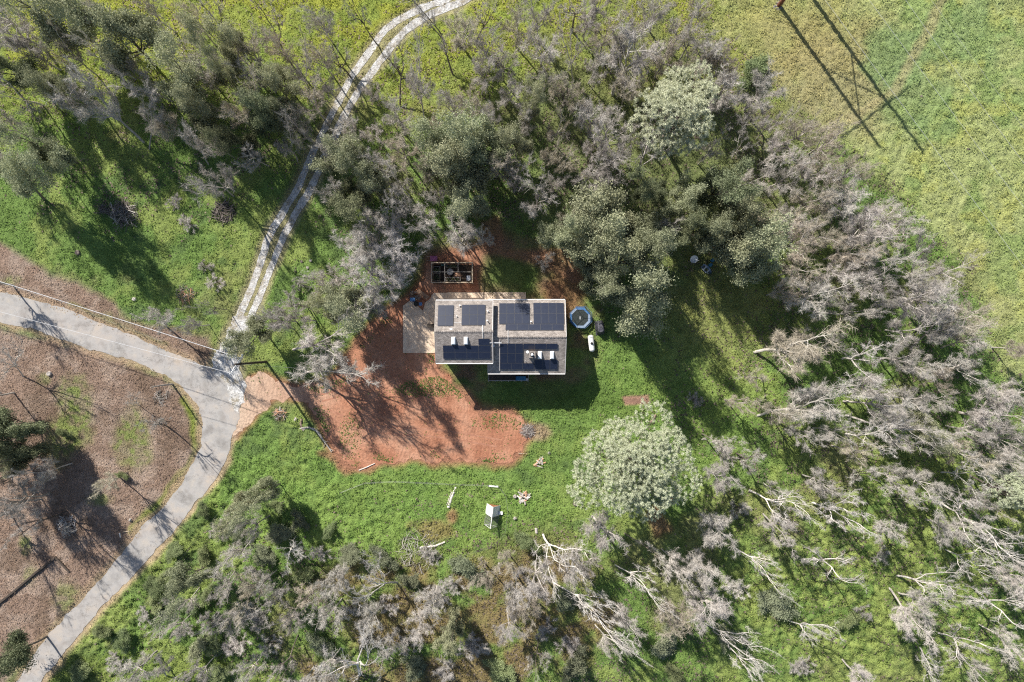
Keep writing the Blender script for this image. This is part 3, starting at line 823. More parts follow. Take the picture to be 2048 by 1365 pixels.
# solar panels: photo corners on each slope
def panels(h, x0, x1, y0, y1, nx_, ny_, roof):
    off = 0.14
    A = roof_pt(h, x0, y0, off); B = roof_pt(h, x1, y1, off)
    X0, X1 = A.x, roof_pt(h, x1, y0, off).x
    Yt, Yb = A.y, B.y
    sl = (h['zr'] - h['ze']) / (h['yt'] - h['yr']) * (-1 if Yt > h['yr'] else 1)
    # slope vector along -Y (down the picture)
    L = (Yt - Yb); g = 0.012
    w = (X1 - X0) / nx_; l = L / ny_
    for j in range(ny_):
        for i in range(nx_):
            xc = X0 + (i + .5) * w; yc = Yt - (j + .5) * l
            zc = roof_z(h, yc) + off
            hw = w / 2 - g; hl = l / 2 - g
            def q(dx, dy, dz): return (dx, dy, dy * sl + dz)
            def slab(a, b, z0, z1):
                return MB().hexa([q(-a, -b, z0), q(a, -b, z0), q(a, b, z0), q(-a, b, z0), q(-a, -b, z1), q(a, -b, z1), q(a, b, z1), q(-a, b, z1)])
            fr = slab(hw, hl, -.04, 0).build('solar_panel', M['panel_frame'], roof, loc=(xc, yc, zc))
            # cells: the glass face is a second layer of the same panel mesh
            me = fr.data
            c = slab(hw - .022, hl - .022, 0.001, .006)
            b = len(me.vertices)
            me2 = bpy.data.meshes.new('solar_panel')
            v = [tuple(x.co) for x in me.vertices] + c.v
            f = [tuple(p.vertices) for p in me.polygons] + [tuple(b + k for k in ff) for ff in c.f]
            me2.from_pydata(v, [], f); me2.materials.append(M['panel_frame']); me2.materials.append(M['panel'])
            for p in me2.polygons:
                if p.index >= 6: p.material_index = 1
            me2.update(); fr.data = me2
panels(LH, 876.3, 907.6, 610.6, 652, 2, 2, roofL)
panels(LH, 923.8, 971, 609.6, 650.5, 3, 2, roofL)
panels(LH, 885.5, 981, 691.2, 718.2, 4, 2, roofL)
panels(LH, 956.5, 979.5, 677.8, 691, 1, 1, roofL)
panels(RH, 998.4, 1059.2, 606.8, 648.2, 4, 2, roofR)
panels(RH, 1066.4, 1127.4, 606, 648.2, 4, 2, roofR)
panels(RH, 1011, 1127.4, 648.6, 660.6, 5, 1, roofR)
panels(RH, 999.8, 1046, 687.4, 726.6, 3, 2, roofR)
panels(RH, 999.8, 1068, 726.8, 739.6, 3, 1, roofR)
panels(RH, 1046.4, 1115.6, 687.4, 699, 3, 1, roofR)
panels(RH, 1069, 1115.6, 720, 739.6, 3, 1, roofR)

def skylight(h, px, py, w, l, roof, hgt=0.45):
    p = roof_pt(h, px, py)
    zt = roof_z(h, p.y)
    s = MB().box(-w/2, w/2, -l/2, l/2, -0.35, hgt * .55).build('skylight', M['fascia'], roof, loc=(p.x, p.y, zt))
    m = MB()
    rings = []
    for k in range(6):
        a = math.pi * k / 5 / 2
        rr = math.cos(a); z = hgt * .55 + math.sin(a) * hgt * .45
        rr = max(rr, .25)
        rings.append([(sx * w/2 * (.98 if k == 0 else rr), sy * l/2 * (.98 if k == 0 else .55 + .45 * rr), z) for sx, sy in ((-1,-1),(1,-1),(1,1),(-1,1))])
    m.quad_strip(rings); m.build('dome', M['skylight'], s)
skylight(LH, 907, 682, .62, 1.15, roofL); skylight(LH, 932, 682, .62, 1.15, roofL)
skylight(RH, 1079.7, 711, .62, 1.15, roofR); skylight(RH, 1104, 711, .62, 1.15, roofR)
# chimney chase with white flue cap
p = roof_pt(RH, 1065, 710)
ch = MB().box(-.5, .5, -.5, .5, -.4, 1.5).build('chimney', M['roof'], roofR, loc=(p.x - .1, p.y + .05, p.z))
f = MB()
for a in ((-.54, .54, .42, .54), (-.54, .54, -.54, -.42), (-.54, -.42, -.42, .42), (.42, .54, -.42, .42)): f.box(*a, 1.5, 1.62)
ch2 = MB().box(-.24, .24, -.32, .32, 1.503, 1.56).build('chimney_throat', M['black'], house, loc=ch.location)
cap = MB().lathe([(.12, 1.561), (.12, 1.78), (.20, 1.80), (.20, 1.84), (.05, 1.92)], 14).build('flue_cap', M['white_metal'], house, loc=ch.location)
# pipes, conduits and small vents
def vent(h, px, py, r=.05, hh=.35, roof=None, cap=True, mat='fascia'):
    p = roof_pt(h, px, py)
    m = MB().lathe([(r, -.05), (r, hh)] + ([(r*1.8, hh + .003), (r*1.8, hh + .08)] if cap else []), 8)
    m.build('vent_pipe', M[mat], roof, loc=p)
vent(LH, 913.5, 632.5, .05, .3, roofL); vent(LH, 975.6, 622.5, .07, .3, roofL); vent(LH, 974.6, 641.5, .07, .6, roofL)
vent(LH, 919.8, 611.5, .08, .25, roofL); vent(RH, 1061.8, 643.6, .07, .3, roofR, mat='white_metal'); vent(RH, 1055, 704.3, .13, .4, roofR, mat='white_metal')
vent(RH, 1050.5, 722, .04, .5, roofR, False); vent(RH, 986.5, 692, .13, .2, roofR, mat='white_metal')
p = roof_pt(LH, 902.3, 658.2); MB().box(-.2, .2, -.12, .12, 0, .05).build('roof_vent', M['white'], roofL, loc=(p.x, p.y, p.z + .02))
def conduit(h, pts, r, roof, mat='fascia', off=.08):
    MB().tube([roof_pt(h, *q, off) for q in pts], r, 6).build('conduit', M[mat], roof)
conduit(LH, [(965.6, 650.8), (965.4, 663.4), (965.6, 664), (966, 677.2)], .05, roofL)
conduit(RH, [(1016.2, 661), (1016.2, 674), (1016.2, 675), (1016.4, 687)], .045, roofR)
conduit(LH, [(908, 645.6), (923, 645.6)], .03, roofL)
conduit(RH, [(999.2, 680), (999.4, 742)], .03, roofR)
MB().tube([roof_pt(LH, 979.5, 686.2, .12), W(986.5, 686.2, 8.1), W(1003, 686.5, 7.95)], .06, 6).build('conduit', M['white_metal'], roofR)
# south deck with posts and rails
deck_z = 2.9
c0 = W(977, 749, deck_z); c1 = W(1056.5, 762.8, deck_z)
dk = MB().box(c0.x, c1.x, c1.y, -4.51, deck_z - .2, deck_z).build('deck', M['wood_creo'], house)
for k in range(7):
    x = c0.x + .06 + k * (c1.x - c0.x - .12) / 6
    MB().box(x - .05, x + .05, c1.y - .0, c1.y + .1, 0, deck_z + 1.0).build('post', M['wood_grey'], dk)
for z in (deck_z + .45, deck_z + 1.0):
    MB().box(c0.x, c1.x, c1.y + .10, c1.y + .16, z, z + .05).build('rail', M['wood_grey'], dk)
for x in (c0.x - .03, c1.x - .03):
    MB().box(x, x + .06, c1.y + .17, -5.2, deck_z + 1.0, deck_z + 1.05).build('rail', M['wood_grey'], dk)
q = W(1041.5, 757.5, deck_z + .5)
sofa = empty('outdoor_sofa', (q.x, q.y, deck_z)); tag(sofa, 'blue cushioned outdoor sofa on the south deck of the house', 'sofa')
MB().box(-.8, .8, -.35, .35, 0, .42).build('base', M['dark_steel'], sofa)
MB().box(-.78, -.01, -.33, .2, .423, .56).build('cushion', M['blue'], sofa); MB().box(.01, .78, -.33, .2, .423, .56).build('cushion', M['blue'], sofa)
MB().box(-.78, .78, .21, .35, .423, .85).build('backrest', M['blue'], sofa)
q = W(1053.5, 759.6, deck_z + .4)
tp = MB().lathe([(.14, 0), (.20, .30), (.22, .32), (.18, .33)], 12).build('plant_pot', M['white'], None, loc=(q.x, q.y, deck_z)); tag(tp, 'small white pot at the east end of the south deck', 'pot')

# ================================================================== PATIO
patio = empty('patio', (0, 0, 0)); tag(patio, kind='structure')
def slab(pts):
    P = [W(*p) for p in pts]; c = sum(P, Vector()) / len(P)
    P = [c + (p - c) * (1 - .012 / max(.5, (p - c).length)) for p in P]
    a = sum((P[i].x * P[(i+1) % len(P)].y - P[(i+1) % len(P)].x * P[i].y) for i in range(len(P)))
    if a < 0: P = P[::-1]
    MB().poly([(p.x, p.y) for p in P], 0.0, .10).build('slab', M['concrete'], patio)
slab([(806,612),(822,600),(846,622),(846,660),(806,660)]); slab([(846,622),(868,634),(878,634),(878,660),(846,660)])
slab([(806,660),(846,660),(846,706.5),(806,706.5)]); slab([(846,660),(878,660),(878,706.5),(846,706.5)])
slab([(846,622),(850,606),(878,604),(878,634),(868,634)]); slab([(850,606),(868,586),(895,586),(895,604),(878,604)])
xs = [895, 934, 973, 1012, 1052]
for a, b in zip(xs[:-1], xs[1:]): slab([(a, 585), (b, 585), (b, 612), (a, 612)])
bx_ = MB().box(-.5, .5, -.28, .28, .1, .7).build('storage_box', M['dark_steel'], None); bx_.location = W(862, 652); tag(bx_, 'brown storage box on the patio against the west wall of the house', 'box')

# raised bed with rusty earth by the patio corner
def timber(p0, p1, w=.14, h=.35, mat='wood_redbrown', name='board', par=None, z=0):
    a = W(*p0); b = W(*p1); d = (b - a); L = d.length; ang = math.atan2(d.y, d.x)
    o = MB().box(0, L, -w/2, w/2, z, z + h).build(name, M[mat], par, loc=a); o.rotation_euler = (0, 0, ang); return o
rb = empty('raised_bed', (0, 0, 0)); tag(rb, 'rusty raised bed with dead leaves between the walled garden and the patio corner', 'garden bed')
cs = [(828,585),(838,577),(862,594),(854,602)]
for a, b in zip(cs, cs[1:] + cs[:1]): timber(a, b, .12, .55, 'rust', 'board', rb)
P = [W(*c) for c in cs][::-1]; MB().poly([(p.x, p.y) for p in P], .0, .48).build('soil', M['bare_soil'], rb)

gr = empty('barbecue_grill', W(834, 609)); tag(gr, 'dark barbecue grill with round lid on the patio west of the house', 'grill')
MB().lathe([(.1, .55), (.36, .75), (.42, .95), (.40, 1.1), (.25, 1.3), (.03, 1.36)], 16).build('kettle', M['black'], gr, smooth=True)
for k in range(3):
    a = 2.1 * k; MB().tube([(.25*math.cos(a), .25*math.sin(a), .75), (.45*math.cos(a), .45*math.sin(a), .1)], .02, 5).build('leg', M['grey_metal'], gr)
MB().box(.42, .95, -.25, .25, .85, .9).build('shelf', M['blue_pad'], gr)
cp = empty('cooler', W(826, 600)); tag(cp, 'dark covered cooler next to the barbecue grill by the grey oak', 'cooler')
MB().box(-.4, .4, -.28, .28, .1, .55).build('body', M['tarp_black'], cp); MB().box(-.42, .42, -.3, .3, .553, .63).build('lid', M['blue_pad'], cp)

# ================================================================== WALLED GARDEN
FH = 2.3
g0 = W(863.3, 525.8, FH); g1 = W(944.6, 565.2, FH)
gx0, gx1, gy1, gy0 = g0.x, g1.x, g0.y, g1.y
ge = empty('garden_enclosure', (0, 0, 0)); tag(ge, 'rectangular post and rail garden cage with open top north of the house', 'garden enclosure')
xm1 = W(889.6, 545, FH).x; xm2 = W(916.3, 545, FH).x; ym = W(900, 544.3, FH).y
for x in (gx0, xm1, xm2, gx1):
    for y in (gy0, ym, gy1):
        if (x in (xm1, xm2)) and y == ym and x == xm2: continue
        MB().box(x - .05, x + .05, y - .05, y + .05, 0, FH).build('post', M['wood_grey'], ge)
for y in (gy0, gy1):
    MB().box(gx0 - .08, gx1 + .08, y - .07, y + .07, FH + .002, FH + .1).build('top_rail', M['wood_raw'], ge)
for x in (gx0, gx1):
    MB().box(x - .08, x + .08, gy0 + .071, gy1 - .071, FH + .002, FH + .1).build('top_rail', M['wood_raw'], ge)
MB().box(gx0 + .08, gx1 - .08, ym - .025, ym + .025, FH + .01, FH + .06).build('cross_rail', M['wood_grey'], ge)
MB().box(xm1 - .025, xm1 + .025, gy0 + .07, gy1 - .07, FH + .065, FH + .11).build('cross_rail', M['wood_grey'], ge)
MB().box(xm2 - .025, xm2 + .025, ym, gy1 - .07, FH + .065, FH + .11).build('cross_rail', M['wood_grey'], ge)
for (xa, ya, xb, yb_) in ((gx0, gy0, gx1, gy0), (gx0, gy1, gx1, gy1), (gx0, gy0, gx0, gy1), (gx1, gy0, gx1, gy1)):
    m = MB()
    L = math.hypot(xb - xa, yb_ - ya); n = int(L / .16)
    for k in range(1, n):
        x = xa + (xb - xa) * k / n; y = ya + (yb_ - ya) * k / n
        m.box(x - .05, x + .05, y - .02, y + .02, .05, 1.5) if yb_ == ya else m.box(x - .02, x + .02, y - .05, y + .05, .05, 1.5)
    o = m.build('pickets', M['wood_creo'], ge); o['kind'] = 'stuff'
sl_ = MB().box(gx0 + .1, gx1 - .1, gy0 + .1, gy1 - .1, -.1, .02).build('soil', M['soil'], ge)
def plant_mesh(name, R, n, hgt, size, seed, mat):
    r = np.random.default_rng(seed)
    P = r.normal(0, 1, (n, 3)); P /= np.linalg.norm(P, axis=1)[:, None]; P *= (r.random(n) ** .4)[:, None]
    P = P * np.array([R, R, hgt / 2]) + np.array([0, 0, hgt / 2])
    a = r.normal(0, 1, (n, 3)); a /= np.linalg.norm(a, axis=1)[:, None]
    b = r.normal(0, 1, (n, 3)); b /= np.linalg.norm(b, axis=1)[:, None]
    V = np.stack([P - a*size/2, P + a*size/2, P + b*size], 1).reshape(-1, 3)
    me = np_mesh(name, V, np.arange(3*n).reshape(-1, 3)); me.materials.append(mat); return me
bed_specs = [((867,533),(880,545), 'planter box of straggly herbs in the north-west corner of the garden cage'),
             ((867,547),(880,562), 'planter box with pale edging in the south-west corner of the garden cage'),
             ((892,530),(915,535), 'long narrow planter along the north side of the garden cage'),
             ((890,555),(921,562), 'long narrow planter along the south side of the garden cage')]
for i, (a, b, lab) in enumerate(bed_specs):
    A = W(*a, .5); B = W(*b, .5); e = empty('planter_box', ((A.x+B.x)/2, (A.y+B.y)/2, .02)); tag(e, lab, 'planter', 'planter boxes in the garden cage')
    w = abs(A.x-B.x)/2; l = abs(A.y-B.y)/2
    for nm, q in (('board', (-w, w, -l, -l+.05)), ('board', (-w, w, l-.05, l)), ('board', (-w, -w+.05, -l+.051, l-.051)), ('board', (w-.05, w, -l+.051, l-.051))):
        MB().box(*q, 0, .5).build(nm, M['wood_raw' if i == 1 else 'wood_grey'], e)
    MB().box(-w+.051, w-.051, -l+.051, l-.051, 0, .42).build('soil', M['soil'], e)
    for k in range(3):
        pm = plant_mesh('herb', .28, 90, .45, .12, i*7+k, M['leaf_dark']); o = link('herb', pm, None, e)
        o.location = ((k-1)*w*.55, (k % 2 - .5)*l*.6, .4)
rt = empty('round_table', W(901, 545)); tag(rt, 'round wooden table in the middle of the garden cage', 'table')
MB().lathe([(.5, .70), (.52, .70), (.52, .76), (.0001, .765)], 18).build('table_top', M['wood_grey'], rt); MB().lathe([(.25, .02), (.06, .1), (.06, .7)], 8).build('pedestal', M['dark_steel'], rt)
cb = empty('compost_heap', W(915, 552)); tag(cb, 'reddish mulch heap beside the round table in the garden cage', 'mulch heap')
MB().lathe([(.7, .02), (.55, .25), (.3, .42), (.02, .48)], 11).build('mound', M['wood_red'], cb)
tb = MB().box(-.3, .3, -.4, .4, .03, .75).build('storage_tub', M['white_metal'], None, loc=W(937.5, 557.5)); tag(tb, 'pale grey tub in the south-east corner of the garden cage', 'tub')
wt = MB().lathe([(.2, .02), (.24, .5), (.26, .52), (.2, .5), (.18, .1)], 12).build('watering_barrel', M['teal'], None, loc=W(885.5, 529.5)); tag(wt, 'small teal barrel near the north fence inside the garden cage', 'barrel')
pk = empty('wheelbarrow', W(868, 518.5)); tag(pk, 'pink plastic wheelbarrow outside the north-west corner of the garden cage', 'wheelbarrow')
MB().hexa([(-.35,-.25,.3),(.35,-.25,.3),(.35,.25,.3),(-.35,.25,.3),(-.55,-.42,.62),(.6,-.42,.62),(.6,.42,.62),(-.55,.42,.62)]).build('tray', M['pink'], pk)
for s in (-1, 1): MB().tube([(.3, s*.28, .35), (-1.15, s*.36, .6)], .025, 5).build('handle', M['wood_grey'], pk)
wh = MB().lathe([(.19, -.05), (.2, 0), (.19, .05)], 12, ax=Matrix.Rotation(math.pi/2, 3, 'X')).build('wheel', M['black'], pk, loc=(.62, 0, .2))

# thin dark line frame, added in place of a shadow, between garden and house
cl = empty('shadow_frame', (0, 0, 0)); tag(cl, 'thin dark line added for a shadow, strung between two posts north of the house', 'shadow stand-in')
a = W(890, 578); b = W(967, 576)
for q in (a, b):
    MB().tube([q, q + Vector((0, 0, 2.1))], .045, 6).build('post', M['dark_steel'], cl)
    MB().tube([q + Vector((0, -.6, 2.05)), q + Vector((0, .6, 2.05))], .035, 6).build('crossbar', M['dark_steel'], cl)
for s in (-.5, .5):
    MB().tube([a + Vector((0, s, 2.1)), a.lerp(b, .5) + Vector((0, s, 1.95)), b + Vector((0, s, 2.1))], .012, 4).build('line', M['dark_steel'], cl)

# ================================================================== TRAMPOLINE, COVERED GRILL, TANK
tr = empty('trampoline', W(1159, 636.2) * 1.0, 0.0); tag(tr, 'octagonal trampoline with black mat and blue padded rim east of the house', 'trampoline')
R0, R1, TZ = 1.78, 1.38, .9
def octo(r, z, n=8): return [(r*math.cos(2*math.pi*(k+.5)/n), r*math.sin(2*math.pi*(k+.5)/n), z) for k in range(n)]
MB().quad_strip([octo(R1 - .02, TZ - .01), octo(R1 - .02, TZ + .005)]).build('jumping_mat', M['mat_black'], tr)
for k in range(8):
    a = octo(R1, TZ + .02)[k]; b = octo(R1, TZ + .02)[(k+1) % 8]; c = octo(R0, TZ + .02)[(k+1) % 8]; d_ = octo(R0, TZ + .02)[k]
    m = MB().hexa([a, d_, c, b] + [(p[0], p[1], p[2] + .05) for p in (a, d_, c, b)])
    m.build('rim_pad', M['pale_pad'] if k in (2, 5, 6, 7) else M['blue_pad'], tr)
for k in range(8):
    p = octo(R0 - .05, 0)[k]
    if k % 2 == 0: MB().tube([(p[0], p[1], 0), (p[0], p[1], TZ)], .03, 6).build('leg', M['grey_metal'], tr)
    MB().tube([(p[0]*1.06, p[1]*1.06, .3), (p[0]*1.06, p[1]*1.06, TZ + 1.7)], .028, 6).build('pole', M['blue_pad'], tr)
ring = octo(R0*1.03, TZ + 1.72); MB().tube([Vector(p) for p in ring + ring[:1]], .025, 5, False).build('top_ring', M['blue_pad'], tr)
net = MB()
for k in range(8):
    a = Vector(octo(R0*1.0, TZ + .1)[k]); b = Vector(octo(R0*1.0, TZ + .1)[(k+1) % 8])
    for i in range(1, 9):
        q = a.lerp(b, i/9); net.tube([q, q + Vector((0, 0, 1.6))], .006, 3, False)
    for i in range(5): net.tube([a + Vector((0, 0, .3*i + .1)), b + Vector((0, 0, .3*i + .1))], .006, 3, False)
o = net.build('safety_net', M['black'], tr); o['kind'] = 'stuff'
MB().box(-.05, .05, -.28, .2, TZ + .006, TZ + .012).build('mat_emblem', M['white_metal'], tr)

cg = empty('covered_grill', W(1199.6, 656), 0.12); tag(cg, 'machine under a crumpled black tarp south-east of the trampoline', 'covered machine')
def tarp_mesh(name, w, l, h, seed):
    n = 22; r = np.random.default_rng(seed)
    u, v = np.meshgrid(np.linspace(-1, 1, n), np.linspace(-1, 1, n))
    q = (np.abs(u) ** 4 + np.abs(v) ** 4) ** .25
    Z = h * (1 - sstep(.62, 1.0, q) * 1.0) * (1 - .25 * sstep(.05, .35, v) * 1.0)
    fold = (vnoise(u * 3 + 9, v * 3 + 9, .7, seed, 4) - .5) * .32
    X = u * w * (1 + .06 * (1 - Z / h)); Y = v * l * (1 + .04 * (1 - Z / h))
    Z = np.clip(Z + fold * (Z > .05), 0.0, None)
    idx = np.arange(n*n).reshape(n, n)
    F = np.stack([idx[:-1, :-1], idx[:-1, 1:], idx[1:, 1:], idx[1:, :-1]], -1).reshape(-1, 4)
    return np_mesh(name, np.stack([X, Y, Z], -1).reshape(-1, 3), F, True)
link('tarp', tarp_mesh('tarp', .72, 1.12, 1.55, 4), M['tarp_black'], cg)
for k, (x, y) in enumerate(((-.55, -.8), (.55, -.8), (-.55, .8), (.55, .8))):
    MB().lathe([(.13, -.06), (.15, 0), (.13, .06)], 10, ax=Matrix.Rotation(math.pi/2, 3, 'Y')).build('wheel', M['black'], cg, loc=(x, y, .14))

pt = empty('propane_tank', (0, 0, 0)); tag(pt, 'white capsule-shaped propane tank with black dome lying in the grass', 'propane tank')
a = W(1181.3, 674.8, .8); b = W(1184, 699.5, .8); d = (b - a); L = d.length
prof = []
for k in range(7):
    t = math.pi/2 * k / 6; prof.append((max(.46 * math.sin(t), .004), -.46 * math.cos(t) * .8 ))
prof2 = [(r, z) for r, z in prof] + [(r, L - z) for r, z in reversed(prof)]
q = d.to_track_quat('Z', 'Y').to_matrix()
tk = MB().lathe(prof2, 20, ax=q).build('tank', M['white'], pt, smooth=True, loc=a)
mid = (a + b) / 2
MB().lathe([(.20, .40), (.20, .52), (.15, .62), (.03, .66)], 12).build('valve_dome', M['black'], pt, loc=mid)
for f in (.2, .8):
    c = a.lerp(b, f); MB().box(-.4, .4, -.08, .08, -.8, -.38).build('foot', M['grey_metal'], pt, loc=c)

# ================================================================== CHICKEN COOP (A-frame)
cA, cB, cC, cD = W(973.8, 1007.5), W(1000.2, 1011.9), W(994.5, 1053.2), W(968.6, 1048.8)
coop = empty('chicken_coop', (0, 0, 0)); tag(coop, 'white gabled chicken coop with a wire mesh run standing in the green meadow', 'chicken coop')
nA = (cA + cB) / 2; nB = (cC + cD) / 2; CH = 1.95
rA = nA + Vector((0, 0, CH)); rB = nB + Vector((0, 0, CH))
def cp_(side, t, s, off=0.0):
    """point on a slope: side 0 west / 1 east, t along the ridge 0..1, s from eave 0 to ridge 1"""
    e = (cA.lerp(cD, t) if side == 0 else cB.lerp(cC, t)) + Vector((0, 0, .05)); r_ = rA.lerp(rB, t)
    n = (rB - rA).cross(rA - (cA if side == 0 else cB)).normalized()
    if n.z < 0: n = -n
    return e.lerp(r_, s) + n * off
for side in (0, 1):
    P = [cp_(side, -.02, -.02, 0), cp_(side, .45, -.02, 0), cp_(side, .45, 1.0, 0), cp_(side, -.02, 1.0, 0)]
    Q = [cp_(side, -.02, -.02, .05), cp_(side, .45, -.02, .05), cp_(side, .45, 1.02, .05), cp_(side, -.02, 1.02, .05)]
    MB().hexa(P + Q).build('roof_panel', M['white_metal'] if side else M['white'], coop)  # bluer white on the east slope puts its shade into the colour
    for t in (.47, .64, .81, 1.0):
        MB().tube([cp_(side, t, 0), cp_(side, t, 1)], .03 if t in (.47, 1.0) else .018, 4).build('rafter', M['white'] if t in (.47, 1.0) else M['grey_metal'], coop)
    MB().tube([cp_(side, .45, 0), cp_(side, 1, 0)], .035, 4).build('base_rail', M['wood_grey'], coop)
    wire = MB()
    for k in range(1, 24): wire.tube([cp_(side, .47 + .53*k/24, 0), cp_(side, .47 + .53*k/24, 1)], .007, 3, False)
    for k in range(1, 20): wire.tube([cp_(side, .47, k/20), cp_(side, 1, k/20)], .007, 3, False)
    o = wire.build('wire_mesh', M['mesh_wire'], coop); o['kind'] = 'stuff'
MB().tube([rA + (rA - rB) * .03, rB + (rB - rA) * .01], .06, 6).build('ridge_beam', M['white'], coop)
MB().tube([cD + Vector((0, 0, .06)), cC + Vector((0, 0, .06))], .07, 4).build('end_rail', M['white'], coop)
bk = MB(); bk.v = [tuple(p) for p in (cA + Vector((0, 0, .06)), cB + Vector((0, 0, .06)), rA)]
n_ = (rB - rA).normalized() * .04; bk.v += [tuple(Vector(p) + n_) for p in bk.v]; bk.f = [(0, 1, 2), (3, 5, 4), (0, 3, 4, 1), (1, 4, 5, 2), (2, 5, 3, 0)]
bk.build('end_wall', M['rust'], coop)
nb = MB().box(-.3, .3, -.25, .25, 0, .35).build('nest_box', M['white_metal'], coop, loc=cB.lerp(cC, .33) + Vector((.28, 0, .12)))

# satellite dish, small boat and blue barrels under the evergreen oak east of the house
ds = empty('satellite_dish', W(1384, 520)); tag(ds, 'grey satellite dish on a tripod in the shade of the evergreen oak', 'satellite dish')
MB().lathe([(.03, 0), (.35, .06), (.62, .22), (.64, .24), (.60, .22), (.3, .08), (.02, .03)], 18, ax=Matrix.Rotation(.35, 3, 'X')).build('dish', M['white_metal'], ds, loc=(0, 0, 1.1))
MB().tube([(0, 0, 1.1), (.1, -.1, 1.8), (.7, -.35, 1.6)], .02, 5).build('arm', M['white_metal'], ds)
for k in range(3):
    MB().tube([(0, 0, 1.1), (.9*math.cos(2.1*k+.3), .9*math.sin(2.1*k+.3), .02)], .03, 5).build('leg', M['grey_metal'], ds)
bt = empty('rowing_boat', W(1412, 540), math.radians(-42)); tag(bt, 'small pale blue boat on the grass half under the evergreen oak', 'boat')
rg = []
for k in range(11):
    t = k / 10; w = .52 * math.sin(math.pi * min(1, .12 + t * .88)) ** .6; x = -1.0 + 2.0 * t
    rg.append([(x, -w, .45), (x, -w*.6, .08), (x, 0, .0), (x, w*.6, .08), (x, w, .45), (x, w*.86, .43), (x, w*.5, .13), (x, 0, .08), (x, -w*.5, .13), (x, -w*.86, .43)])
MB().quad_strip(rg).build('hull', M['pale_pad'], bt)
for x in (-.35, .35): MB().box(x-.1, x+.1, -.4, .4, .32, .36).build('seat', M['white_metal'], bt)
for i, (px, py) in enumerate(((1423, 522), (1419, 531))):
    o = MB().lathe([(.26, 0), (.29, .3), (.29, .6), (.26, .88), (.02, .9)], 14).build('barrel', M['blue'], None, loc=W(px, py))
    tag(o, ('blue barrel beside the satellite dish, mostly under leaves' if i == 0 else 'blue barrel just north of the small pale boat'), 'barrel', 'blue barrels under the oak')

# ================================================================== UTILITY POLE + CABLES
PB = W(533, 724)
pole = empty('utility_pole', PB); tag(pole, 'dark wooden utility pole with white crossarms where the gravel drive meets the road', 'utility pole')
PH = 12.4
MB().tube([(0, 0, -.3), (0, 0, PH)], [.20, .15], 10).build('shaft', M['wood_creo'], pole)
ad = (W(483, 716) - W(460, 752)).normalized()
def local(px, py, z): return W(px, py, z) - PB
for z, mt, hl in ((PH - .5, 'white', 1.75),):
    MB().tube([(ad*hl) + Vector((0, 0, z)), (ad*-hl) + Vector((0, 0, z))], .075, 4).build('crossarm', M[mt], pole)
MB().tube([(ad*1.2) + Vector((-.15, 0, PH - 1.6)), (ad*-1.2) + Vector((-.15, 0, PH - 1.6))], .06, 4).build('crossarm', M['grey_metal'], pole)
for s in (-1.6, -.6, .6, 1.6):
    MB().lathe([(.05, 0), (.09, .05), (.06, .12), (.08, .18), (.02, .24)], 8).build('insulator', M['white_metal'], pole, loc=ad*s + Vector((0, 0, PH - .42)))
MB().lathe([(.22, -.45), (.25, -.4), (.25, .35), (.18, .42)], 12).build('transformer', M['grey_metal'], pole, loc=(-.42, .1, PH - 2.3))
def catenary(a, b, sag, n=14):
    return [a.lerp(b, k/n) - Vector((0, 0, sag * 4 * (k/n) * (1 - k/n))) for k in range(n + 1)]
for i, (s, tgt, r_) in enumerate(((1.1, W(-300, 470, 11.2), .042), (-1.5, W(-300, 546, 11.2), .026))):
    a = PB + ad * s + Vector((0, 0, PH - .25))
    o = MB().tube(catenary(a, tgt, .5), r_, 5).build('power_cable', M['cable'])
    tag(o, ('thick pale power cable running above the bank beside the road' if i == 0 else 'thin pale power cable running above the middle of the road'), 'cable', 'cables from the utility pole')
for i in range(3):
    a = PB + ad * (.9 - .25*i) + Vector((0, 0, PH - 1.0)); b = W(428, 706 + 1.5*i, 11.0)
    o = MB().tube(catenary(a, b, .1), .022, 4).build('power_cable', M['cable']); tag(o, ('topmost', 'middle', 'lowest')[i] + ' of three short pale cables fanning out from the utility pole crossarm', 'cable', 'short fanned cables at the pole')
guy = MB().tube([PB + Vector((0, 0, 10.5)), W(648, 741)], .012, 4).build('guy_wire', M['cable']); tag(guy, 'thin guy wire anchoring the utility pole toward the red yard', 'cable')

# ================================================================== TRANSMISSION STRUCTURE
T0 = W(1557, 12); T1 = W(1608, -26)
tx = empty('power_pylon', (0, 0, 0)); tag(tx, 'tall red-brown wooden power pylon standing in the field at the top edge', 'power pylon')
hp = 21.5
for q, hh in ((T0, hp), (T1, 25.0)):
    MB().tube([q - Vector((0, 0, .3)), q + Vector((0, 0, hh))], [.34, .22], 10).build('pole', M['wood_redbrown'], tx)
dirx = (T1 - T0).normalized()
MB().tube([T0 - dirx * 4.2 + Vector((0, 0, 17.6)), T1 + dirx * 4.2 + Vector((0, 0, 17.6))], .17, 4).build('crossarm', M['wood_redbrown'], tx)
MB().tube([T0 + Vector((0, 0, 9.5)), T1 + Vector((0, 0, 16.8))], .10, 4).build('brace', M['wood_redbrown'], tx)
MB().tube([T1 + Vector((0.25, 0, 9.5)), T0 + Vector((0.25, 0, 16.8))], .10, 4).build('brace', M['wood_redbrown'], tx)
MB().lathe([(1.1, -.1), (.9, .12), (.3, .2)], 9).build('footing', M['ash'], tx, loc=T0)
def level_pt(px, py, z): return W(px, py, z)
labs = ['first thin power line over the field, counted from the woods side', 'second thin power line over the field, counted from the woods side',
        'third thin power line over the field, counted from the woods side', 'outermost faint shield wire over the field, farthest from the woods']
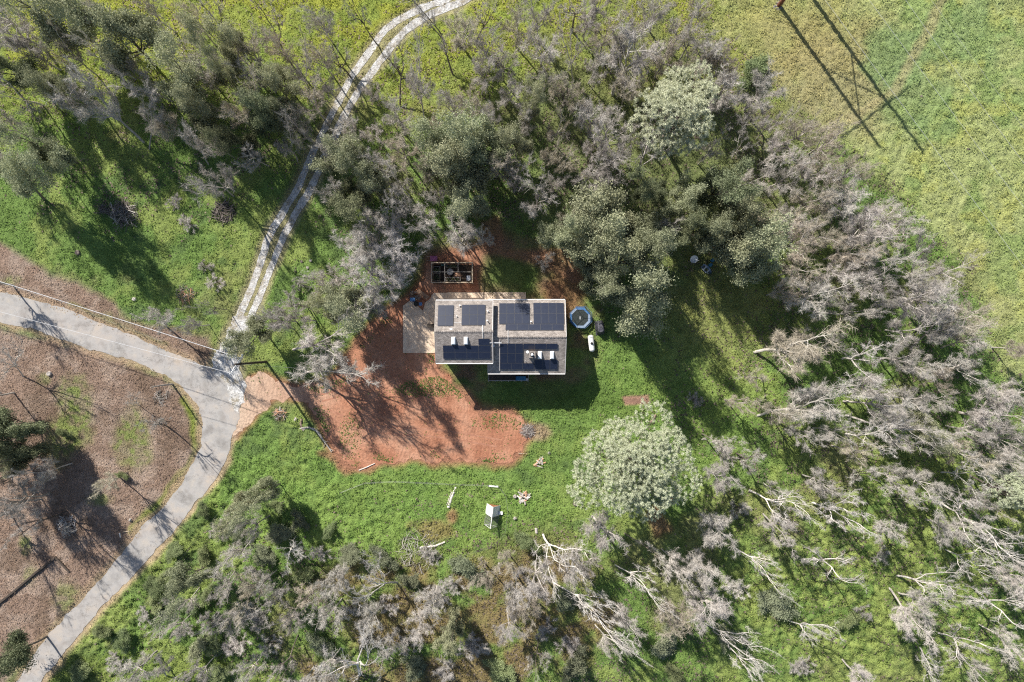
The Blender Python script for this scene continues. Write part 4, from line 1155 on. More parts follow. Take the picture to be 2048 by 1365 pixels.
for i, ((x0, y0), (x1, y1), r_) in enumerate((((1610,-55),(2110,617),.017), ((1698,-55),(2140,535),.016), ((1772,-55),(2140,450),.016), ((1824,-55),(2140,380),.010))):
    a = level_pt(x0, y0, 15.5); b = level_pt(x1, y1, 12.8)
    o = MB().tube(catenary(a, b, .25, 10), r_, 5).build('power_line', M['cable']); tag(o, labs[i], 'power line', 'transmission lines over the field')

# ================================================================== FENCES
def fence(name, pts, label, hgt=1.2, step=3.0, wires=4, pm='wood_creo', pr=.045):
    e = empty(name, (0, 0, 0)); tag(e, label, 'fence')
    P = [W(*p) for p in pts]; Q = [P[0]]
    for a, b in zip(P[:-1], P[1:]):
        n = max(1, round((b - a).length / step))
        Q += [a.lerp(b, (k+1)/n) for k in range(n)]
    for q in Q: MB().tube([q + Vector((0, 0, -.1)), q + Vector((0, 0, hgt + .1))], pr, 5).build('post', M[pm], e)
    for k in range(wires):
        z = hgt * (k + 1) / wires
        MB().tube([q + Vector((0, 0, z)) for q in Q], .006, 3, False).build('wire', M['mesh_wire'], e)
    return e
fence('wire_fence', [(683,984),(730,965),(790,962),(900,967),(977,970)], 'wire fence on dark posts along the north side of the meadow', step=2.4)
fence('wire_fence', [(997,972),(1012,990),(1016,1022),(1010,1066),(985,1092),(930,1108)], 'wire fence curving round behind the white chicken coop', step=2.6)
fence('wire_fence', [(700,1116),(640,1110),(600,1085)], 'short wire fence run by the brambles south-west of the meadow', step=2.6)
fence('roadside_fence', [(155,1378),(300,1192),(427,1043),(470,985)], 'thin wire fence on the slope south-east of the road', step=5, wires=3)
fence('bank_fence', [(0,566),(120,602),(240,650),(330,684)], 'low wire fence on the bank north of the road', hgt=.9, step=5, wires=2)
gt = empty('field_gate', W(978, 970)); tag(gt, 'white tubular gate in the meadow fence north of the chicken coop', 'gate')
ga = W(977.5, 970.5) - W(978, 970); gb = W(996.5, 972) - W(978, 970)
for z in (.15, .5, .85, 1.15): MB().tube([ga + Vector((0, 0, z)), gb + Vector((0, 0, z))], .03, 5).build('bar', M['white_metal'], gt)
for q in (ga, gb): MB().tube([q + Vector((0, 0, .1)), q + Vector((0, 0, 1.2))], .035, 5).build('upright', M['white_metal'], gt)

ed = empty('shadow_line_beams', (0, 0, 0)); tag(ed, 'dark beams added for a shadow line on leaf litter in the south-west corner', 'timber edging')  # dark beams made up in place of a shadow-like line
for a, b in (((-20, 1222),(30, 1182)), ((30, 1182),(72, 1146)), ((72, 1146),(113, 1114)), ((113, 1114),(141, 1143))): timber(a, b, .3, .4, 'wood_creo', 'beam', ed)

# ================================================================== BRUSH PILES, LOGS, STUMPS, ROCKS
def log_obj(name, pts, r, mat, label=None, cat='log', par=None, z=None, taper=.75):
    P = [W(*p) + Vector((0, 0, (z if z is not None else r * .8))) for p in pts]
    n = len(P); o = MB().tube(P, [r * (1 - (1 - taper) * k / (n - 1)) for k in range(n)], 8).build(name, M[mat], par)
    if label: tag(o, label, cat)
    return o
def pile(name, px, py, rpx, n, label, cat, mats, r=(.03, .09), L=(.8, 2.4), hz=.8, seed=0):
    e = empty(name, W(px, py)); tag(e, label, cat)
    rn = random.Random(seed); R = rpx / S
    small = {k: MB() for k in mats}
    for i in range(n):
        rad = R * math.sqrt(rn.random()) * .85; a = rn.uniform(0, 6.28)
        c = Vector((rad * math.cos(a), rad * math.sin(a), .08 + hz * (1 - (rad / R) ** 2) * rn.random()))
        d = Vector((math.cos(b := rn.uniform(0, 6.28)), math.sin(b), rn.uniform(-.25, .25))).normalized()
        l = rn.uniform(*L) * .5; rr = rn.uniform(*r)
        mt = rn.choice(mats)
        p0 = c - d * l; p1 = c + d * l; p0.z = max(p0.z, rr * .5); p1.z = max(p1.z, rr * .5)
        mid_ = (p0 + p1) / 2 + Vector((rn.uniform(-.1, .1), rn.uniform(-.1, .1), rn.uniform(-.02, .1)))
        if i < 60 and rr > .05:
            MB().tube([p0, mid_, p1], [rr, rr*.85, rr*.6], 6).build('branch' if name == 'brush_pile' else 'log', M[mt], e)
        else:
            small[mt].tube([p0, mid_, p1], [rr*.6, rr*.5, rr*.3], 4, False)
    for mt, m in small.items():
        if m.v: o = m.build('twigs', M[mt], e); o['kind'] = 'stuff'
    return e
pile('brush_pile', 250, 428, 30, 260, 'large round pile of dark cut branches on the grass west of the gravel tracks', 'brush pile', ['brush_wood', 'bark_dark', 'bark_grey'], seed=1)
pile('brush_pile', 448, 424, 24, 170, 'smaller heap of dark branches under the pinkish bare oak near the gravel tracks', 'brush pile', ['bark_dark', 'brush_wood'], seed=2)
pile('brush_pile', 210, 418, 13, 60, 'low scatter of dark sticks touching the west side of the large branch pile', 'brush pile', ['bark_dark'], seed=3, hz=.3)
pile('burn_pile', 1056, 861, 15, 190, 'round grey heap of burnt sticks at the east end of the red yard', 'burn pile', ['ash', 'brush_wood', 'bark_grey'], r=(.02, .05), L=(.5, 1.3), hz=.45, seed=4)
pile('firewood_pile', 1079, 926, 10, 16, 'small heap of reddish split logs south-east of the burnt stick heap', 'log pile', ['wood_red', 'wood_grey'], r=(.12, .18), L=(.6, 1.3), hz=.35, seed=5)
pile('firewood_pile', 1046, 993, 12, 20, 'jumble of red and white logs north-east of the chicken coop', 'log pile', ['wood_red', 'bark_white', 'wood_grey'], r=(.1, .18), L=(.6, 1.6), hz=.4, seed=6)
pile('brush_pile', 560, 828, 14, 90, 'small tan heap of roots on the green bank by the yard entrance', 'brush pile', ['bark_grey', 'wood_red'], r=(.03, .07), L=(.5, 1.2), seed=7)
pile('brush_pile', 372, 590, 22, 150, 'purplish brush heap in the grass between gravel tracks and road bank', 'brush pile', ['bark_grey', 'wood_red', 'bark_dark'], r=(.02, .06), L=(.6, 1.6), seed=8)
pile('brush_pile', 325, 795, 20, 80, 'low scatter of dark sticks on leaf litter inside the road bend', 'brush pile', ['bark_dark', 'bark_grey'], r=(.02, .06), L=(.5, 1.3), hz=.25, seed=9)
pile('brush_pile', 840, 1100, 50, 200, 'long tangle of grey branches south of the meadow', 'brush pile', ['bark_grey', 'bark_dark', 'wood_grey'], r=(.03, .07), L=(.8, 2.2), hz=.6, seed=10)
pile('brush_pile', 135, 1052, 22, 90, 'bleached sticks and limbs on the litter near the sparse grey trees', 'brush pile', ['bark_grey', 'bark_white'], r=(.02, .07), L=(.7, 1.6), hz=.3, seed=11)
log_obj('log', [(897, 1015), (903, 996), (912, 974)], .22, 'bark_white', 'long pale log in the meadow, east half of a V pair')
log_obj('log', [(895, 1010), (900, 994), (904, 984)], .18, 'wood_grey', 'shorter grey log in the meadow, west half of a V pair')
log_obj('log', [(840, 1095), (870, 1092), (890, 1084)], .2, 'bark_white', 'pale log across the tangle of grey branches')
log_obj('log', [(1300, 845), (1306, 838), (1311, 829)], .22, 'bark_char', 'split brown log at the north rim of the big pale pine')
log_obj('log', [(604, 838), (602, 848), (607, 860)], .22, 'bark_char', 'short broken brown log at the head of the fallen grey tree')
log_obj('log', [(594, 836), (590, 842)], .28, 'wood_grey', 'stubby grey log end on the green bank beside the fallen tree')
log_obj('log', [(718, 941), (733, 935), (750, 927)], .09, 'bark_white', 'thin pale log along the south edge of the red yard')
log_obj('log', [(1072, 1056), (1073, 1066)], .25, 'bark_white', 'short white stub beside the base of the big leaning dead tree')
log_obj('log', [(998, 1125), (1000, 1148)], .18, 'wood_grey', 'grey log in the brown thicket south of the meadow')
log_obj('log', [(205, 1322), (228, 1312), (240, 1308)], .1, 'bark_white', 'thin pale log on the slope at the bottom near the road')
log_obj('log', [(1037, 907), (1056, 908)], .07, 'wood_raw', 'thin tan stick by the south-east tip of the red yard')
log_obj('log', [(240, 1066), (242, 1075)], .13, 'bark_white', 'first of two short pale logs beside the road')
log_obj('log', [(247, 1064), (262, 1062)], .10, 'wood_raw', 'second of two short pale logs beside the road')
# fallen grey tree on the bank
ft = empty('fallen_tree', (0, 0, 0)); tag(ft, 'fallen grey leafless tree lying on the green bank west of the yard', 'fallen tree')
for pts, r in (([(606,856),(620,855),(634,862),(645,878),(656,892),(664,904)], .17), ([(606,856),(600,858)], .2), ([(622,856),(630,857),(640,866),(648,880)], .09), ([(634,862),(637,856)], .06),
               ([(645,878),(652,883),(660,884)], .05), ([(612,856),(607,862),(603,858)], .08), ([(650,888),(648,896)], .05), ([(658,896),(668,902)], .05)):
    P = [W(*p) + Vector((0, 0, .25)) for p in pts]; MB().tube(P, [r * (1 - .6 * k / (len(P) - 1)) for k in range(len(P))], 7).build('limb', M['bark_grey'], ft)
for k, (px, py, lab) in enumerate(((604,524,'northernmost'),(622,522,'north-east'),(592,543,'middle-west'),(616,536,'central'),(642,548,'easternmost'),(609,553,'south-west'),(628,557,'southernmost'))):
    o = MB().lathe([(.32, -.1), (.26, .1), (.22, .34), (.18, .36), (.02, .35)], 9).build('tree_stump', M['bark_grey' if k % 2 else 'bark_dark'], None, loc=W(px, py))
    tag(o, f'{lab} cut stump of the cluster east of the gravel fork', 'stump', 'cut stumps east of the gravel fork')
for k, (px, py, r, lab) in enumerate(((100,748,.4,'grey stump with a white top on the leaf litter inside the road bend'), (157,506,.45,'dark stump on green grass above the bank'),
      (270,599,.35,'small grey stump at the foot of the grassy slope above the bank'), (1093,25,.35,'small black stump in yellow grass at the top edge'), (1340,1000,.5,'rusty stump beside the east rim of the pale pine'),
      (1030,993,.3,'small grey stump east of the chicken coop fence'),(1150,1008,.35,'dark stump west of the pale pine'))):
    o = MB().lathe([(r*1.2, -.1), (r, .12), (r*.85, .4), (r*.6, .44), (.02, .4)], 10).build('tree_stump', M['bark_grey' if k in (0, 2, 5) else 'bark_dark' if k != 4 else 'rust'], None, loc=W(px, py)); tag(o, lab, 'stump')
for k, (px, py, r, lab) in enumerate(((1841,195,.35,'small dark boulder among the weeds of the field'), (1935,300,.35,'small dark boulder near the second power line in the field'),
      (262,1040,.3,'small grey boulder on the litter near the road'), (1098,906,.3,'dark grey boulder in the grass north of the split logs'), (1030,1037,.3,'grey boulder east of the chicken coop'))):
    rn = np.random.default_rng(k); m = MB().lathe([(r*.7, -.1), (r, .1), (r*.8, .3), (r*.3, .42)], 8); m.v = [tuple(np.array(v) * (1 + rn.normal(0, .08, 3))) for v in m.v]
    o = m.build('boulder', M['rock' if k in (2, 3, 4) else 'bark_dark'], None, loc=W(px, py)); tag(o, lab, 'boulder')
sn = empty('snag', W(345, 769)); tag(sn, 'single bare post-like dead trunk inside the road bend', 'dead trunk')
MB().tube([(0,0,-.1),(-.05,.05,3),(-.1,-.05,6.5)], [.16,.13,.06], 7).build('trunk', M['bark_grey'], sn)
for a in (.5, 2.4, 4.1): MB().tube([(-.08, 0, 5.2), (.5*math.cos(a), .5*math.sin(a), 6)], [.04, .015], 4).build('branch', M['bark_grey'], sn)
# ================================================================== TREES
def polyline(rng, p, d, L, n, wob, up=0.0):
    pts = [Vector(p)]; d = Vector(d).normalized(); s = L / n
    for _ in range(n):
        d = (d + Vector(rng.normal(0, wob, 3)) + Vector((0, 0, up))).normalized()
        pts.append(pts[-1] + d * s)
    return pts
def side_dir(rng, d, ang):
    d = Vector(d).normalized()
    r = Vector(rng.normal(0, 1, 3)); r = (r - d * r.dot(d)).normalized()
    return (d * math.cos(ang) + r * math.sin(ang)).normalized()

def skeleton(seed, Ht=11.0, R=3.5, trunk_h=3.6, n_limb=6, n_lat=7, n_sub=6, wob=.16, r0=.16, spread=(.55, 1.3), up=.05, limb_l=1.0, flat=.85):
    rng = np.random.default_rng(seed)
    wood = MB(); subs = []
    tp = polyline(rng, (0, 0, -.3), (rng.normal(0, .08), rng.normal(0, .08), 1), trunk_h + .3, 5, .09)
    wood.tube(tp, [r0 * (1.25 - .5 * k / 5) for k in range(6)], 7)
    top = tp[-1]
    for i in range(n_limb):
        az = 2 * math.pi * (i + rng.random() * .7) / n_limb; sp = rng.uniform(*spread)
        if i == 0: sp *= .35
        d = Vector((math.cos(az) * math.sin(sp), math.sin(az) * math.sin(sp), math.cos(sp)))
        st = tp[-1] if i % 2 == 0 else tp[-2].lerp(tp[-1], rng.random())
        reach = math.hypot(R / max(.3, math.sin(sp)) * .9, 0)
        L = min(reach, (Ht - trunk_h) * 1.02) * rng.uniform(.8, 1.05) * limb_l
        lp = polyline(rng, st, d, L, 8, wob, up)
        rl = r0 * rng.uniform(.5, .7)
        wood.tube(lp, [rl * (1 - .85 * k / 8) + .012 for k in range(9)], 5)
        for j in range(n_lat):
            t = .25 + .75 * (j + rng.random()) / n_lat; k = min(7, int(t * 8)); q = lp[k].lerp(lp[k + 1], t * 8 - k if t < 1 else 1)
            dd = side_dir(rng, lp[k + 1] - lp[k], rng.uniform(.5, 1.15)); dd.z += .12
            Ll = L * rng.uniform(.28, .5) * (1.15 - .45 * t)
            bp = polyline(rng, q, dd, Ll, 5, wob * 1.2, up)
            rb = rl * (1 - .8 * t) * .55 + .012
            wood.tube(bp, [rb * (1 - .8 * m / 5) for m in range(6)], 4, False)
            for m in range(n_sub):
                t2 = .2 + .8 * (m + rng.random()) / n_sub; kk = min(4, int(t2 * 5)); qq = bp[kk].lerp(bp[min(kk + 1, 5)], min(1, t2 * 5 - kk))
                d3 = side_dir(rng, bp[kk + 1] - bp[kk], rng.uniform(.4, 1.1)); d3.z += .1
                L3 = Ll * rng.uniform(.3, .55)
                subs.append(polyline(rng, qq, d3, L3, 3, .2, .04))
    return rng, wood, subs

def fine_twigs(rng, subs, per, L=(.3, .75), w=.021, spread=1.3):
    A = np.array([[tuple(p) for p in s] for s in subs])      # (n,4,3)
    n = len(A); t = rng.random((n, per)) * 3
    k = np.minimum(t.astype(int), 2); f = (t - k)[..., None]
    I = np.arange(n)[:, None]
    P = A[I, k] * (1 - f) + A[I, k + 1] * f
    D = A[:, 3] - A[:, 0]; D /= np.linalg.norm(D, axis=1)[:, None]
    V = D[:, None, :] + rng.normal(0, spread, (n, per, 3)); V /= np.linalg.norm(V, axis=2)[..., None]
    P = P.reshape(-1, 3); V = V.reshape(-1, 3); m = len(P)
    l = rng.uniform(L[0], L[1], m)[:, None]
    s = np.cross(V, rng.normal(0, 1, (m, 3))); s /= np.linalg.norm(s, axis=1)[:, None]; s *= w / 2
    bend = P + V * l * .55 + rng.normal(0, .05, (m, 3))
    return np.stack([P - s, P + s, bend + V * l * .45 + rng.normal(0, .06, (m, 3))], 1).reshape(-1, 3)

def wood_arrays(mb):
    return mb
def twig_crown(name, rng, subs, per, mat, **k):
    V = fine_twigs(rng, subs, per, **k)
    sb = MB()
    for s in subs: sb.tube(s, [.026, .02, .014, .008], 3, False)
    v = np.array(sb.v); f4 = np.array(sb.f)
    f3 = np.concatenate([f4[:, [0, 1, 2]], f4[:, [0, 2, 3]]])
    allv = np.concatenate([v, V]); F = np.concatenate([f3, np.arange(len(V)).reshape(-1, 3) + len(v)])
    me = np_mesh(name, allv, F); me.materials.append(mat); return me
def leaf_crown(name, rng, subs, per, mat, size=(.10, .2), rad=.38, upb=.5):
    tips = np.array([tuple(s[-1]) for s in subs] + [tuple(s[2]) for s in subs])
    n = len(tips); P = tips[:, None, :] + rng.normal(0, rad, (n, per, 3)) * np.array([1, 1, .7])
    P = P.reshape(-1, 3); m = len(P)
    N = rng.normal(0, 1, (m, 3)) + np.array([0, 0, upb * 2]); N /= np.linalg.norm(N, axis=1)[:, None]
    a = np.cross(N, rng.normal(0, 1, (m, 3))); a /= np.linalg.norm(a, axis=1)[:, None]
    b = np.cross(N, a); s = rng.uniform(size[0], size[1], m)[:, None]
    V = np.stack([P - a * s * .4, P + a * s * .4, P + b * s], 1).reshape(-1, 3)
    me = np_mesh(name, V, np.arange(len(V)).reshape(-1, 3)); me.materials.append(mat); return me

VAR = {}     # kind -> list of (trunk mesh, crown mesh, crown radius, crown-centre height)
def register(kind, wood, crown, R, hc):
    me = bpy.data.meshes.new('trunk'); me.from_pydata(wood.v, [], wood.f); me.update()
    me.materials.append(M['bark_grey'])
    VAR.setdefault(kind, []).append((me, crown, R, hc))
def measure(me):
    co = np.empty(len(me.vertices) * 3, np.float32); me.vertices.foreach_get('co', co); co = co.reshape(-1, 3)
    c = np.median(co, 0); r = np.percentile(np.hypot(co[:, 0] - c[0], co[:, 1] - c[1]), 93)
    # shift so that the crown sits above the foot
    return r, c
def add_variant(kind, rng, wood, crown):
    r, c = measure(crown)
    # shear so the crown centre is over the base
    co = np.empty(len(crown.vertices) * 3, np.float32); crown.vertices.foreach_get('co', co); co = co.reshape(-1, 3)
    t = np.clip(co[:, 2] / c[2], 0, 1.2) ** 1; co[:, 0] -= c[0] * t; co[:, 1] -= c[1] * t
    crown.vertices.foreach_set('co', co.ravel()); crown.update()
    v = np.array(wood.v); t = np.clip(v[:, 2] / c[2], 0, 1.2); v[:, 0] -= c[0] * t; v[:, 1] -= c[1] * t
    wood.v = [tuple(x) for x in v]
    register(kind, wood, crown, float(r), float(c[2]))

for s in range(7):
    rng, wood, subs = skeleton(100 + s, n_limb=6 + s % 3, n_lat=8, n_sub=7, trunk_h=3.4 + .35 * (s % 4), wob=.15 + .02 * (s % 3))
    add_variant('b', rng, wood, twig_crown('crown', rng, subs, (21, 17, 23, 14, 20, 18, 22)[s], M['twig_mauve']))
for s in range(4):                                  # airier trees with long trunks
    rng, wood, subs = skeleton(140 + s, n_limb=4, n_lat=6, n_sub=5, trunk_h=4.4, wob=.2, limb_l=1.1)
    add_variant('a', rng, wood, twig_crown('crown', rng, subs, 26, M['twig_mauve'], L=(.3, .7)))
for s in range(5):                                  # dead trees: long crooked pale limbs, few twigs
    rng, wood, subs = skeleton(200 + s, Ht=11, R=4.2, n_limb=4 + s % 2, n_lat=6, n_sub=5, trunk_h=3.2, wob=.2, r0=.19, spread=(.5, 1.25), limb_l=1.15)
    add_variant('d', rng, wood, twig_crown('crown', rng, subs, 24, M['twig_pale'], L=(.25, .7), w=.022, spread=1.0))
for s in range(5):
    rng, wood, subs = skeleton(300 + s, n_limb=6, n_lat=7, n_sub=6, trunk_h=2.8, wob=.14)
    add_variant('g', rng, wood, leaf_crown('crown', rng, subs, 46, M['leaf_sage'], size=(.11, .22), rad=.34))
for s in range(2):                                  # small leafy shrubs / scrub oaks
    rng, wood, subs = skeleton(340 + s, Ht=3.2, R=1.7, n_limb=6, n_lat=5, n_sub=4, trunk_h=.5, r0=.08, spread=(.3, 1.2))
    add_variant('s', rng, wood, leaf_crown('crown', rng, subs, 36, M['leaf_shrub'], size=(.08, .16), rad=.22))
for s in range(2):                                  # twiggy shrubs
    rng, wood, subs = skeleton(360 + s, Ht=3.2, R=1.7, n_limb=7, n_lat=5, n_sub=4, trunk_h=.4, r0=.07, spread=(.3, 1.2))
    add_variant('w', rng, wood, twig_crown('crown', rng, subs, 26, M['twig_mauve'], L=(.2, .55), w=.024))

def pine(seed, R, hc, Ht, n_puff, per, pr=.42):
    rng = np.random.default_rng(seed); wood = MB()
    tp = polyline(rng, (0, 0, -.3), (.02, .02, 1), Ht * .85, 8, .04); wood.tube(tp, [.42 * R / 9 + .12 - .045 * k * R / 9 for k in range(9)], 8)
    lobes = []
    for i in range(28):
        a = 2.4 * i; rr = R * .86 * math.sqrt((i + .5) / 28) * rng.uniform(.8, 1.1)
        z = hc + (Ht - hc) * (1 - (rr / R) ** 2) * .75 + rng.normal(0, .5)
        rr *= 1 + .20 * math.sin(2 * a + seed) + .20 * math.sin(3 * a + 1.3 * seed); z += rng.normal(0, .9)
        c = Vector((rr * math.cos(a), rr * math.sin(a), z)); lobes.append((c, R * rng.uniform(.19, .36)))
        k = 3 + int(4 * rng.random()); q = tp[k]
        mid_ = q.lerp(c, .5) + Vector((0, 0, -.6)); wood.tube([q, mid_, c], [.14, .09, .04], 5, False)
        for _ in range(5):
            e = c + Vector(rng.normal(0, 1, 3)).normalized() * lobes[-1][1] * .8
            wood.tube([mid_.lerp(c, .6), mid_.lerp(e, .7), e], [.05, .035, .015], 4, False)
    C = []
    for c, r in lobes:
        m = n_puff // 28
        u = rng.normal(0, 1, (m, 3)); u[:, 2] = np.abs(u[:, 2]) * .9 - .25; u /= np.linalg.norm(u, axis=1)[:, None]
        C.append(np.array(c) + u * r * rng.uniform(.7, 1.12, m)[:, None] * np.array([1, 1, .75]))
    C = np.concatenate(C); n = len(C)
    V = rng.normal(0, 1, (n, per, 3)); V[..., 2] = V[..., 2] * .8 + .35; V /= np.linalg.norm(V, axis=2)[..., None]
    P = np.repeat(C, per, 0); V = V.reshape(-1, 3); m = len(P)
    l = pr * rng.uniform(.7, 1.1, m)[:, None]
    s = np.cross(V, rng.normal(0, 1, (m, 3))); s /= np.linalg.norm(s, axis=1)[:, None]; s *= .035
    A = np.stack([P + V * l * .15 - s, P + V * l * .15 + s, P + V * l], 1).reshape(-1, 3)
    me = np_mesh('crown', A, np.arange(len(A)).reshape(-1, 3)); me.materials.append(M['leaf_pine'])
    register('P' if R > 7 else 'p', wood, me, R, hc + (Ht - hc) * .4)
pine(5, 9.6, 9.5, 18, 3360, 40)
pine(6, 5.6, 10.5, 17, 1540, 32)

